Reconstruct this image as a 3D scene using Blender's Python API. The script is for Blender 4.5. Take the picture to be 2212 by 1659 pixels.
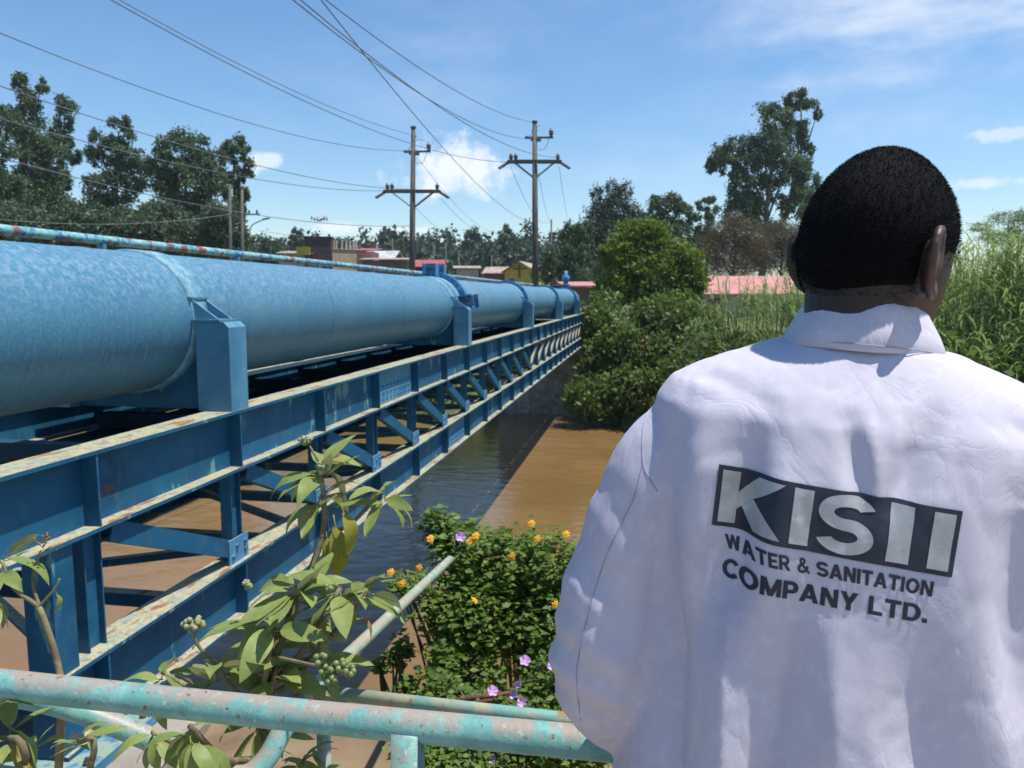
import bpy, bmesh, math, random
import numpy as np
from mathutils import Vector, Matrix, Euler
from mathutils.bvhtree import BVHTree

for o in list(bpy.data.objects): bpy.data.objects.remove(o)
scene = bpy.context.scene
COL = scene.collection
R = math.radians

# ------------------------------------------------------------------ camera
FPX = 1661.0; CX, CY = 1106.0, 829.5          # focal length and centre on a 2212 px wide picture
YAW, PITCH = R(9.7), R(6.5)                    # camera looks left of the bridge axis (+Y) and a little down
cam_d = bpy.data.cameras.new('camera'); cam = bpy.data.objects.new('camera', cam_d); COL.objects.link(cam)
cam_d.sensor_width = 36.0; cam_d.lens = 36.0*FPX/2212.0
cam_d.clip_start = 0.05; cam_d.clip_end = 5000
cam_d.dof.use_dof = True; cam_d.dof.focus_distance = 1.1; cam_d.dof.aperture_fstop = 13
cam.rotation_euler = Euler((R(90)-PITCH, 0, YAW), 'XYZ')
scene.camera = cam

# ------------------------------------------------------------------ sun, sky, exposure
SUN = Vector((1.0, 0.05, 2.85)).normalized()    # towards the sun
sun_d = bpy.data.lights.new('sun', 'SUN'); sun = bpy.data.objects.new('sun', sun_d); COL.objects.link(sun)
sun_d.energy = 5.0; sun_d.angle = R(0.53); sun_d.color = (1.0, 0.96, 0.88)
sun.rotation_euler = SUN.to_track_quat('Z', 'Y').to_euler(); sun.location = (20, -5, 60)
vs = scene.view_settings
vs.view_transform = 'Standard'; vs.look = 'None'; vs.gamma = 1; vs.use_curve_mapping = False
vs.exposure = 0.2
scene.cycles.use_denoising = True
scene.cycles.max_bounces = 6; scene.cycles.diffuse_bounces = 3; scene.cycles.glossy_bounces = 3
scene.cycles.transmission_bounces = 4; scene.cycles.transparent_max_bounces = 6; scene.cycles.volume_bounces = 0
scene.cycles.sample_clamp_indirect = 4

def ray(px, py):
    r, u, f = px-CX, CY-py, FPX
    u2 = u*math.cos(PITCH)-f*math.sin(PITCH); f2 = f*math.cos(PITCH)+u*math.sin(PITCH)
    return Vector((r*math.cos(YAW)-f2*math.sin(YAW), f2*math.cos(YAW)+r*math.sin(YAW), u2))/FPX
def P(px, py, d): return ray(px, py)*d          # the point seen at a pixel at d metres along the view axis
def atZ(px, py, z): v = ray(px, py); return v*(z/v.z)

W = bpy.data.worlds.new('World'); scene.world = W; W.use_nodes = True
nt = W.node_tree; N = nt.nodes; L = nt.links; N.clear()
def nd(t, **k):
    n = N.new(t)
    for a, b in k.items(): setattr(n, a, b)
    return n
def mth(op, a, b=None, c=None, clamp=False):
    n = nd('ShaderNodeMath', operation=op, use_clamp=clamp)
    for i, x in enumerate((a, b, c)):
        if x is None: continue
        if hasattr(x, 'type'): L.new(x, n.inputs[i])
        else: n.inputs[i].default_value = x
    return n.outputs[0]
sky = nd('ShaderNodeTexSky', sky_type='NISHITA', sun_disc=False)
sky.sun_elevation = math.asin(SUN.z); sky.sun_rotation = math.atan2(SUN.x, SUN.y)
sky.altitude = 300; sky.air_density = 1.15; sky.dust_density = 0.35; sky.ozone_density = 3.5
bg = nd('ShaderNodeBackground'); bg.inputs[1].default_value = 0.138
tc = nd('ShaderNodeTexCoord'); dirv = tc.outputs['Generated']
def dotv(v):
    n = nd('ShaderNodeVectorMath', operation='DOT_PRODUCT'); L.new(dirv, n.inputs[0]); n.inputs[1].default_value = v; return n.outputs['Value']
def noise(scale, detail, rough, vec=None, stretch=None):
    n = nd('ShaderNodeTexNoise'); n.inputs['Scale'].default_value = scale; n.inputs['Detail'].default_value = detail; n.inputs['Roughness'].default_value = rough
    src = dirv
    if stretch:
        m = nd('ShaderNodeMapping'); m.inputs['Scale'].default_value = stretch; L.new(dirv, m.inputs[0]); src = m.outputs[0]
    L.new(src, n.inputs['Vector']); return n.outputs['Fac']
def smooth(x, lo, hi):
    n = nd('ShaderNodeMapRange', interpolation_type='SMOOTHSTEP'); L.new(x, n.inputs[0])
    n.inputs[1].default_value = lo; n.inputs[2].default_value = hi; return n.outputs[0]
fluff = noise(21, 9, 0.66)
fluff2 = noise(55, 6, 0.6)
def cloud(px, py, ax, ay, strength, amp=1.5, edge=0.75):
    c = ray(px, py).normalized(); u = Vector((c.y, -c.x, 0)).normalized(); v = u.cross(c)
    a = mth('DIVIDE', dotv(u), ax/FPX); b = mth('DIVIDE', mth('SUBTRACT', dotv(v), 0.0), ay/FPX)
    r2 = mth('SQRT', mth('ADD', mth('MULTIPLY', a, a), mth('MULTIPLY', b, b)))
    s = mth('ADD', r2, mth('ADD', mth('MULTIPLY', mth('SUBTRACT', fluff, 0.5), amp*4.6), mth('MULTIPLY', mth('SUBTRACT', fluff2, 0.5), amp*1.6)))
    m = smooth(s, 1.0+edge*.45, 1.0-edge)
    front = mth('GREATER_THAN', dotv(c), 0.5)
    return mth('MULTIPLY', mth('MULTIPLY', m, front), strength)
cl = [cloud(985, 362, 100, 54, .85, .75), cloud(940, 345, 60, 28, .6), cloud(578, 350, 42, 17, .62, 1.1), cloud(724, 492, 44, 11, .7, 1.0), cloud(860, 498, 46, 9, .65, 1.0),
      cloud(2125, 396, 66, 9, .5, 1.2), cloud(2168, 288, 34, 9, .45, 1.2), cloud(790, 500, 26, 7, .4), cloud(-900, 380, 120, 45, .75), cloud(3300, 300, 180, 60, .7), cloud(3800, 420, 130, 30, .6)]
tot = cl[0]
for x in cl[1:]: tot = mth('MAXIMUM', tot, x)
# thin high cirrus, everywhere with soft patches
ci = mth('MULTIPLY', smooth(noise(2.2, 5, .55, stretch=(1.0, 1.6, 4.0)), .46, .78), smooth(noise(7, 6, .6, stretch=(1.3, .7, 3.0)), .3, .75))
veil = cloud(2030, 40, 420, 170, .85, .16, .98)
veil = mth('MULTIPLY', veil, smooth(noise(5, 7, .58, stretch=(.8, .8, 2.6)), .30, .72))
tot = mth('MAXIMUM', tot, mth('MAXIMUM', mth('MULTIPLY', ci, .17), veil))
mix = nd('ShaderNodeMix', data_type='RGBA'); L.new(tot, mix.inputs[0]); hsv = nd('ShaderNodeHueSaturation'); hsv.inputs['Saturation'].default_value = 1.17; L.new(sky.outputs[0], hsv.inputs['Color']); L.new(hsv.outputs[0], mix.inputs[6]); mix.inputs[7].default_value = (6.6, 6.8, 7.2, 1)
L.new(mix.outputs[2], bg.inputs[0])
wo = nd('ShaderNodeOutputWorld'); L.new(bg.outputs[0], wo.inputs[0])

# ------------------------------------------------------------------ mesh helpers
rng = np.random.default_rng(7); random.seed(7)
class MB:
    def __init__(s): s.v = []; s.f = []
    def add(s, vs, fs):
        o = len(s.v); s.v += [tuple(x) for x in vs]; s.f += [tuple(i+o for i in q) for q in fs]; return s
    def box(s, c, d, M=None):
        hx, hy, hz = d[0]/2, d[1]/2, d[2]/2
        vs = [Vector((x, y, z)) for x in (-hx, hx) for y in (-hy, hy) for z in (-hz, hz)]
        if M is not None: vs = [M @ v for v in vs]
        vs = [v+Vector(c) for v in vs]
        return s.add(vs, [(0,1,3,2),(4,6,7,5),(0,4,5,1),(2,3,7,6),(0,2,6,4),(1,5,7,3)])
    def lohi(s, a, b): return s.box([(a[i]+b[i])/2 for i in range(3)], [b[i]-a[i] for i in range(3)])
    def beam(s, a, b, w, h, up=(0,0,1)):           # rectangular bar from a to b
        a, b = Vector(a), Vector(b); d = (b-a); l = d.length; d.normalize()
        x = d.cross(Vector(up)).normalized(); z = x.cross(d)
        M = Matrix((x, d, z)).transposed()
        return s.box((a+b)/2, (w, l, h), M)
    def tube(s, pts, r, n=8, cap=True, round_end=False):
        pts = [Vector(p) for p in pts]; m = len(pts)
        rr = r if hasattr(r, '__len__') else [r]*m
        t0 = (pts[1]-pts[0]).normalized(); ref = Vector((0,0,1)) if abs(t0.z) < .9 else Vector((1,0,0))
        x = t0.cross(ref).normalized(); vs = []
        for i, p in enumerate(pts):
            t = (pts[min(i+1, m-1)]-pts[max(i-1, 0)]).normalized()
            x = (x-t*x.dot(t)).normalized(); y = t.cross(x)
            for k in range(n):
                a = 2*math.pi*k/n; vs.append(p+(x*math.cos(a)+y*math.sin(a))*rr[i])
        fs = [(i*n+k, i*n+(k+1) % n, (i+1)*n+(k+1) % n, (i+1)*n+k) for i in range(m-1) for k in range(n)]
        if cap: fs += [tuple(range(n))[::-1], tuple(range((m-1)*n, m*n))]
        return s.add(vs, fs)
    def prism(s, poly, M, h):                       # polygon in local xy, extruded +-h/2 along local z, M 4x4
        n = len(poly)
        vs = [M @ Vector((p[0], p[1], -h/2)) for p in poly]+[M @ Vector((p[0], p[1], h/2)) for p in poly]
        return s.add(vs, [tuple(range(n))[::-1], tuple(range(n, 2*n))]+[(i, (i+1) % n, n+(i+1) % n, n+i) for i in range(n)])
    def lathe(s, prof, n=24, M=Matrix.Identity(4), closed=False):    # prof [(radius, axial)] about local z
        m = len(prof)
        vs = [M @ Vector((r*math.cos(2*math.pi*k/n), r*math.sin(2*math.pi*k/n), z)) for r, z in prof for k in range(n)]
        rows = m if closed else m-1
        fs = [(i*n+k, i*n+(k+1) % n, ((i+1) % m)*n+(k+1) % n, ((i+1) % m)*n+k) for i in range(rows) for k in range(n)]
        return s.add(vs, fs)
    def ell(s, c, r, M=None, nu=16, nv=10):
        c = Vector(c); vs = []; M = M or Matrix.Identity(3)
        for j in range(1, nv):
            t = math.pi*j/nv
            for i in range(nu):
                a = 2*math.pi*i/nu; vs.append(c+M @ Vector((r[0]*math.sin(t)*math.cos(a), r[1]*math.sin(t)*math.sin(a), r[2]*math.cos(t))))
        top = len(vs); vs.append(c+M @ Vector((0,0,r[2]))); vs.append(c-M @ Vector((0,0,r[2])))
        fs = [(j*nu+i, (j+1)*nu+i, (j+1)*nu+(i+1) % nu, j*nu+(i+1) % nu) for j in range(nv-2) for i in range(nu)]
        fs += [(top, i, (i+1) % nu) for i in range(nu)]+[(top+1, (nv-2)*nu+(i+1) % nu, (nv-2)*nu+i) for i in range(nu)]
        return s.add(vs, fs)
ORG = {}
def org(p): return ORG.get(p.name, Vector((0,0,0))) if p is not None else Vector((0,0,0))
def to_mesh(name, mb, o=Vector((0,0,0)), smooth=False):
    me = bpy.data.meshes.new(name)
    me.from_pydata([(v[0]-o.x, v[1]-o.y, v[2]-o.z) for v in mb.v], [], mb.f); me.update()
    bm = bmesh.new(); bm.from_mesh(me); bmesh.ops.recalc_face_normals(bm, faces=bm.faces); bm.to_mesh(me); bm.free()
    if smooth: me.shade_smooth()
    return me
def link(name, me, mat, parent=None, loc=None, rot=None, at=None):
    """at = world position of the object's origin (default the parent's origin)"""
    o = bpy.data.objects.new(name, me); COL.objects.link(o)
    if mat is not None and len(me.materials) == 0: me.materials.append(mat)
    o.parent = parent
    w = Vector(at) if at is not None else (org(parent) if parent is not None else Vector((0,0,0)))
    o.location = w-org(parent) if parent is not None else w
    if rot is not None: o.rotation_euler = rot
    ORG[o.name] = w
    return o
def obj(name, mb, mat, parent=None, smooth=False, at=None):
    """one mesh object from world-space geometry"""
    w = Vector(at) if at is not None else (org(parent) if parent is not None else Vector((0,0,0)))
    return link(name, to_mesh(name, mb, w, smooth), mat, parent, at=w)
def smooth_angle(o, deg=40):
    o.data.set_sharp_from_angle(angle=R(deg)) if hasattr(o.data, 'set_sharp_from_angle') else None
def tag(o, label, cat, group=None, kind=None):
    o['label'] = label
    if cat: o['category'] = cat
    if group: o['group'] = group
    if kind: o['kind'] = kind
    return o
def struct(o, label=None):
    o['kind'] = 'structure'
    if label: o['label'] = label
    return o
def thing(name, loc, label, cat, group=None):
    e = bpy.data.objects.new(name, None); COL.objects.link(e); e.location = loc; ORG[e.name] = Vector(loc); e.empty_display_size = .1
    return tag(e, label, cat, group)

# ------------------------------------------------------------------ materials
def new_mat(name):
    m = bpy.data.materials.new(name); m.use_nodes = True; t = m.node_tree; t.nodes.clear()
    out = t.nodes.new('ShaderNodeOutputMaterial'); b = t.nodes.new('ShaderNodeBsdfPrincipled'); t.links.new(b.outputs[0], out.inputs[0])
    return m, t, b, out
def tn(t, ty, **k):
    n = t.nodes.new(ty)
    for a, b in k.items(): setattr(n, a, b)
    return n
def layered(name, base, layers=(), rough=.6, bump=.0, bscale=60, spec=.5, metal=0.0, coord='Object', bstretch=(1,1,1), bdetail=4):
    """base colour with patches laid over it. layer: (colour, scale, lo, hi, opts) opts: stretch, up (only on upward faces), amt, detail"""
    m, t, b, out = new_mat(name); tcn = tn(t, 'ShaderNodeTexCoord'); cur = None
    b.inputs['Roughness'].default_value = rough; b.inputs['Specular IOR Level'].default_value = spec; b.inputs['Metallic'].default_value = metal
    rgb = tn(t, 'ShaderNodeRGB'); rgb.outputs[0].default_value = (*base, 1); cur = rgb.outputs[0]
    def nz(scale, stretch, detail, rough_=.6, off=0):
        mp = tn(t, 'ShaderNodeMapping'); mp.inputs['Scale'].default_value = stretch; mp.inputs['Location'].default_value = (off, off*1.7, off*.6); t.links.new(tcn.outputs[coord], mp.inputs[0])
        n = tn(t, 'ShaderNodeTexNoise'); n.inputs['Scale'].default_value = scale; n.inputs['Detail'].default_value = detail; n.inputs['Roughness'].default_value = rough_
        t.links.new(mp.outputs[0], n.inputs['Vector']); return n.outputs['Fac']
    for i, l in enumerate(layers):
        col, scale, lo, hi = l[:4]; o = l[4] if len(l) > 4 else {}
        f = nz(scale, o.get('stretch', (1,1,1)), o.get('detail', 6), o.get('rough', .62), 3.1*i+1)
        mr = tn(t, 'ShaderNodeMapRange'); t.links.new(f, mr.inputs[0]); mr.inputs[1].default_value = lo; mr.inputs[2].default_value = hi; mr.inputs[4].default_value = o.get('amt', 1.0)
        fac = mr.outputs[0]
        if o.get('up') is not None:
            g = tn(t, 'ShaderNodeNewGeometry'); sx = tn(t, 'ShaderNodeSeparateXYZ'); t.links.new(g.outputs['Normal'], sx.inputs[0])
            m2 = tn(t, 'ShaderNodeMapRange', interpolation_type='SMOOTHSTEP'); t.links.new(sx.outputs[2], m2.inputs[0]); m2.inputs[1].default_value = o['up'][0]; m2.inputs[2].default_value = o['up'][1]
            mm = tn(t, 'ShaderNodeMath', operation='MULTIPLY'); t.links.new(fac, mm.inputs[0]); t.links.new(m2.outputs[0], mm.inputs[1]); fac = mm.outputs[0]
        mx = tn(t, 'ShaderNodeMix', data_type='RGBA'); t.links.new(fac, mx.inputs[0]); t.links.new(cur, mx.inputs[6]); mx.inputs[7].default_value = (*col, 1); cur = mx.outputs[2]
    t.links.new(cur, b.inputs['Base Color'])
    if bump:
        bp = tn(t, 'ShaderNodeBump'); bp.inputs['Strength'].default_value = bump; bp.inputs['Distance'].default_value = .01
        t.links.new(nz(bscale, bstretch, bdetail, .6, 9), bp.inputs['Height']); t.links.new(bp.outputs[0], b.inputs['Normal'])
    return m
def foliage(name, dark, light, trans=.3, rough=.55, under=None, spots=None, nscale=.6):
    """leaf colour varies from leaf to leaf (face attribute rnd) and slowly through the crown"""
    m, t, b, out = new_mat(name)
    at = tn(t, 'ShaderNodeAttribute', attribute_name='rnd'); cr = tn(t, 'ShaderNodeMix', data_type='RGBA')
    tcn = tn(t, 'ShaderNodeTexCoord'); n = tn(t, 'ShaderNodeTexNoise'); n.inputs['Scale'].default_value = nscale; n.inputs['Detail'].default_value = 3; t.links.new(tcn.outputs['Object'], n.inputs['Vector'])
    a = tn(t, 'ShaderNodeMath', operation='MULTIPLY_ADD'); t.links.new(n.outputs['Fac'], a.inputs[0]); a.inputs[1].default_value = 1.1; a.inputs[2].default_value = -.35
    ad = tn(t, 'ShaderNodeMath', operation='MULTIPLY_ADD', use_clamp=True); t.links.new(at.outputs['Fac'], ad.inputs[0]); ad.inputs[1].default_value = .55; t.links.new(a.outputs[0], ad.inputs[2])
    t.links.new(ad.outputs[0], cr.inputs[0]); cr.inputs[6].default_value = (*dark, 1); cr.inputs[7].default_value = (*light, 1); col = cr.outputs[2]
    if spots:
        gt = tn(t, 'ShaderNodeMath', operation='GREATER_THAN'); t.links.new(at.outputs['Fac'], gt.inputs[0]); gt.inputs[1].default_value = spots[1]
        mx = tn(t, 'ShaderNodeMix', data_type='RGBA'); t.links.new(gt.outputs[0], mx.inputs[0]); t.links.new(col, mx.inputs[6]); mx.inputs[7].default_value = (*spots[0], 1); col = mx.outputs[2]
    if under:
        g = tn(t, 'ShaderNodeNewGeometry'); mx = tn(t, 'ShaderNodeMix', data_type='RGBA'); t.links.new(g.outputs['Backfacing'], mx.inputs[0]); t.links.new(col, mx.inputs[6]); mx.inputs[7].default_value = (*under, 1); col = mx.outputs[2]
    t.links.new(col, b.inputs['Base Color']); b.inputs['Roughness'].default_value = rough; b.inputs['Specular IOR Level'].default_value = .35
    tr = tn(t, 'ShaderNodeBsdfTranslucent'); ms = tn(t, 'ShaderNodeMixShader'); ms.inputs[0].default_value = trans
    hs = tn(t, 'ShaderNodeHueSaturation'); hs.inputs['Saturation'].default_value = 1.15; hs.inputs['Value'].default_value = 1.3; t.links.new(col, hs.inputs['Color']); t.links.new(hs.outputs[0], tr.inputs[0])
    t.links.new(b.outputs[0], ms.inputs[1]); t.links.new(tr.outputs[0], ms.inputs[2]); t.links.new(ms.outputs[0], out.inputs[0])
    return m

BLUE = (.012, .105, .20)
M = {}
M['pipe'] = layered('pipe_paint', (.045, .185, .285), [
    ((.085, .20, .27), .55, .45, .62, dict(amt=.6)),
    ((.032, .145, .25), 1.3, .42, .62, dict(amt=.6)),
    ((.12, .25, .36), 55, .47, .60, dict(amt=.5, detail=8, rough=.7)),                     # chalked speckle
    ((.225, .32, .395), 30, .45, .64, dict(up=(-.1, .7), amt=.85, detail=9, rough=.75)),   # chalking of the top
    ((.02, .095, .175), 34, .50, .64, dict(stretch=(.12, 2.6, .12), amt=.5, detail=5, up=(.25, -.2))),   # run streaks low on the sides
    ((.36, .50, .30), 5, .72, .76, dict(amt=.5)),
    ((.50, .52, .46), 7, .66, .71, dict(stretch=(.5, 3.2, .5), amt=.55, up=(.1, .6), detail=7)), ((.15, .09, .06), 9, .70, .76, dict(amt=.5, detail=8)), ], rough=.5, bump=.12, bscale=120)
M['seam_paint'] = layered('weld_paint', (.05, .15, .26), [((.09, .22, .33), 20, .45, .6)], rough=.6)
M['ring'] = layered('collar_paint', (.09, .24, .36), [((.17, .34, .42), 16, .46, .56, dict(detail=7)), ((.34, .46, .42), 34, .55, .64, dict(up=(.1, .8)))], rough=.6, bump=.2)
M['steel'] = layered('truss_paint', BLUE, [
    ((.007, .07, .145), 1.1, .45, .65),
    ((.045, .175, .29), 5, .5, .7, dict(amt=.5)),
    ((.14, .31, .29), 3.2, .60, .63, dict(stretch=(1.6, 1.6, .55), detail=7, amt=.85)),
    ((.10, .06, .04), 9, .70, .76, dict(amt=.6)), ((.17, .075, .04), 2.6, .64, .70, dict(amt=.75, detail=10, rough=.72)), ((.055, .10, .13), 18, .56, .66, dict(amt=.5, stretch=(1, 1, .25))),
    ((.42, .40, .26), 24, .32, .50, dict(up=(.6, .9), detail=10, rough=.75)),
    ((.26, .34, .30), 12, .55, .62, dict(up=(.6, .9), detail=8)),
    ((.30, .24, .16), 60, .52, .62, dict(up=(.6, .9), detail=8, amt=.8)),
    ((.27, .12, .065), 7, .56, .62, dict(up=(.6, .9), detail=9, stretch=(2, .5, 1))), ], rough=.6, bump=.18, bscale=70, spec=.25)
M['understeel'] = layered('shade_dark_steel', (.010, .055, .10), [((.006, .035, .065), 2, .42, .6), ((.05, .04, .03), 5, .56, .66, dict(amt=.6))], rough=.7, bump=.15)  # steel colour darkened to stand for the shade under the pipe
M['post'] = layered('support_paint', (.080, .245, .385), [((.045, .17, .29), 1.7, .45, .6), ((.19, .42, .50), 9, .6, .68, dict(amt=.6)), ((.26, .34, .29), 14, .4, .5, dict(up=(.6, .9)))], rough=.45, bump=.06)
M['flange'] = layered('flange_paint', (.03, .15, .34), [((.06, .24, .44), 6, .45, .6), ((.30, .5, .55), 20, .62, .68)], rough=.45, bump=.1)
M['farrail'] = layered('flaking_rail_paint', (.05, .20, .36), [((.19, .42, .42), 9, .45, .50, dict(detail=8)), ((.38, .50, .45), 22, .53, .58, dict(up=(-.2, .4))), ((.26, .075, .05), 6, .54, .58, dict(detail=8)), ((.02, .09, .17), 9, .5, .6, dict(up=(.1, -.5)))], rough=.55, bump=.3)
M['rail'] = layered('turquoise_rail_paint', (.135, .35, .315), [
    ((.20, .43, .395), 9, .45, .55), ((.09, .26, .23), 22, .55, .65, dict(amt=.7)),
    ((.33, .28, .235), 12, .43, .52, dict(up=(.05, .85), detail=10, rough=.72)),
    ((.34, .28, .24), 15, .62, .65, dict(detail=8)), ((.42, .50, .44), 70, .60, .66, dict(amt=.6)),
    ((.26, .11, .04), 75, .62, .67, dict(detail=6)), ((.06, .035, .03), 60, .68, .72)], rough=.45, bump=.16, bscale=120)
M['palerail'] = layered('pale_rail_paint', (.30, .36, .27), [((.17, .36, .30), 12, .48, .56), ((.40, .38, .26), 20, .5, .6), ((.30, .17, .07), 30, .58, .66, dict(detail=7)), ((.36, .30, .22), 9, .52, .6, dict(up=(0, .8)))], rough=.55, bump=.15, bscale=120)
M['concrete'] = layered('old_concrete', (.30, .27, .23), [((.18, .155, .13), 1.6, .42, .62), ((.40, .37, .31), 6, .52, .7), ((.10, .11, .06), 3, .58, .72, dict(stretch=(1, 1, .4)))], rough=.9, bump=.5, bscale=20)
M['pole'] = layered('weathered_pole', (.105, .10, .085), [((.06, .055, .05), 2, .45, .6, dict(stretch=(3, 3, .2))), ((.15, .14, .12), 4, .5, .65, dict(stretch=(4, 4, .15)))], rough=.85, bump=.2)
M['iron'] = layered('galvanised_iron', (.12, .14, .15), [((.12, .11, .10), 3, .45, .6)], rough=.5, metal=.6)
M['ceramic'] = layered('dark_insulator', (.06, .07, .10), [((.10, .11, .14), 4, .45, .6)], rough=.25)
M['wire'] = layered('aluminium_wire', (.20, .21, .23), [((.13, .14, .16), .5, .4, .6)], rough=.5, metal=.3)
M['soil'] = layered('dry_soil', (.30, .185, .115), [((.20, .12, .075), 2.2, .42, .6), ((.40, .28, .19), 9, .52, .66), ((.10, .075, .045), 24, .60, .68), ((.14, .16, .06), 1.3, .56, .66)], rough=.95, bump=.9, bscale=14, bdetail=8)
M['path'] = layered('path_concrete', (.36, .31, .26), [((.24, .2, .16), 2, .45, .62), ((.44, .39, .33), 8, .52, .66)], rough=.92, bump=.4, bscale=30)
# ground: soil near the river, rough grass further off
m, t, b, out = new_mat('ground_cover'); M['ground'] = m
tcn = tn(t, 'ShaderNodeTexCoord'); n1 = tn(t, 'ShaderNodeTexNoise'); n1.inputs['Scale'].default_value = .18; n1.inputs['Detail'].default_value = 9; t.links.new(tcn.outputs['Object'], n1.inputs['Vector'])
n2 = tn(t, 'ShaderNodeTexNoise'); n2.inputs['Scale'].default_value = 2.6; n2.inputs['Detail'].default_value = 8; t.links.new(tcn.outputs['Object'], n2.inputs['Vector'])
r1 = tn(t, 'ShaderNodeValToRGB'); t.links.new(n1.outputs['Fac'], r1.inputs[0]); e = r1.color_ramp.elements; e[0].position = .36; e[0].color = (.055, .075, .022, 1); e[1].position = .66; e[1].color = (.11, .125, .04, 1)
r2 = tn(t, 'ShaderNodeValToRGB'); t.links.new(n2.outputs['Fac'], r2.inputs[0]); e = r2.color_ramp.elements; e[0].position = .36; e[0].color = (.17, .10, .06, 1); e[1].position = .66; e[1].color = (.36, .24, .15, 1)
sx = tn(t, 'ShaderNodeSeparateXYZ'); t.links.new(tcn.outputs['Object'], sx.inputs[0])
mr = tn(t, 'ShaderNodeMapRange'); t.links.new(sx.outputs[1], mr.inputs[0]); mr.inputs[1].default_value = 8; mr.inputs[2].default_value = 28
ad = tn(t, 'ShaderNodeMath', operation='MULTIPLY_ADD', use_clamp=True); t.links.new(n2.outputs['Fac'], ad.inputs[0]); ad.inputs[1].default_value = .5; t.links.new(mr.outputs[0], ad.inputs[2])
mx = tn(t, 'ShaderNodeMix', data_type='RGBA'); t.links.new(ad.outputs[0], mx.inputs[0]); t.links.new(r2.outputs[0], mx.inputs[6]); t.links.new(r1.outputs[0], mx.inputs[7]); t.links.new(mx.outputs[2], b.inputs['Base Color'])
b.inputs['Roughness'].default_value = .95; bp = tn(t, 'ShaderNodeBump'); bp.inputs['Strength'].default_value = .8; bp.inputs['Distance'].default_value = .05; t.links.new(n2.outputs['Fac'], bp.inputs['Height']); t.links.new(bp.outputs[0], b.inputs['Normal'])
# muddy river
m, t, b, out = new_mat('muddy_water'); M['water'] = m
tcn = tn(t, 'ShaderNodeTexCoord'); n1 = tn(t, 'ShaderNodeTexNoise'); n1.inputs['Scale'].default_value = .35; n1.inputs['Detail'].default_value = 4; t.links.new(tcn.outputs['Object'], n1.inputs['Vector'])
r1 = tn(t, 'ShaderNodeValToRGB'); t.links.new(n1.outputs['Fac'], r1.inputs[0]); e = r1.color_ramp.elements; e[0].position = .35; e[0].color = (.165, .098, .036, 1); e[1].position = .7; e[1].color = (.235, .140, .056, 1); t.links.new(r1.outputs[0], b.inputs['Base Color'])
b.inputs['Roughness'].default_value = .06; b.inputs['IOR'].default_value = 1.33; b.inputs['Specular IOR Level'].default_value = .5
mp = tn(t, 'ShaderNodeMapping'); mp.inputs['Scale'].default_value = (1.0, 1.5, 1); mp.inputs['Rotation'].default_value = (0, 0, R(12)); t.links.new(tcn.outputs['Object'], mp.inputs[0])
n2 = tn(t, 'ShaderNodeTexNoise'); n2.inputs['Scale'].default_value = 1.5; n2.inputs['Detail'].default_value = 5; n2.inputs['Roughness'].default_value = .5; t.links.new(mp.outputs[0], n2.inputs['Vector'])
bp = tn(t, 'ShaderNodeBump'); bp.inputs['Strength'].default_value = .3; bp.inputs['Distance'].default_value = .1; t.links.new(n2.outputs['Fac'], bp.inputs['Height']); t.links.new(bp.outputs[0], b.inputs['Normal'])

# ------------------------------------------------------------------ setting: terrain, river
WATER = -4.6; PATH = -1.555
def interp(x, xs, ys): return np.interp(x, xs, ys)
def yfar(X): return interp(X, [-400, -60, -30, -7, -5.8, -1.2, -.7, 2, 6, 10, 16, 25, 60, 400], [60, 36, 30, 28, 30.2, 30.0, 26.6, 23.5, 17.5, 12.5, 8.5, 5.5, -2, -60])
def ynear(X): return interp(X, [-400, -60, -20, -6, 0, 5, 10, 16, 25, 60, 400], [30, 9, 5.5, 5.6, 5.6, 5.0, 3.0, 0.0, -4.0, -12, -70])
def height(X, Y):
    yn, yf = ynear(X), yfar(X)
    w = .22*np.sin(X*.9+1.3*np.sin(Y*.7))+.16*np.sin(Y*1.7+X*.6)
    near = np.minimum(-1.72, np.where(Y > 3.0, WATER-.5+(yn+.5-Y)*1.05, np.where(Y > 1.35, -2.0, -1.72)))
    near = np.where((Y > 1.35) & (Y <= 3.0), np.minimum(near, -2.0), near)
    d = Y-yf+.6
    far = WATER-.5+np.clip(d*.75, 0, 3.9)+np.clip((Y-60)*.028, 0, 16)+w*np.clip(d*.1, 0, 1)*.8
    mid = np.full_like(X, WATER-.9)
    return np.where(Y < yn+.5, near+.05*np.sin(X*5)*np.sin(Y*4)*(Y > 1.4), np.where(Y > yf-.6, far, mid))
gx = np.unique(np.concatenate([np.linspace(-14, 16, 130), np.linspace(-60, 60, 90), np.sinh(np.linspace(-4.2, 4.2, 60))*24]))
gy = np.unique(np.concatenate([np.linspace(-6, 8, 90), np.linspace(8, 40, 90), np.linspace(40, 140, 50), np.linspace(140, 900, 30), np.linspace(-60, -6, 12)]))
GX, GY = np.meshgrid(gx, gy); GZ = height(GX, GY)
def grid_mesh(name, GX, GY, GZ):
    ny, nx = GX.shape; V = np.stack([GX, GY, GZ], -1).reshape(-1, 3)
    i = np.arange(ny-1)[:, None]*nx+np.arange(nx-1)[None]; F = np.stack([i, i+1, i+1+nx, i+nx], -1).reshape(-1, 4)
    return np_mesh(name, V, F)
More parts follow.
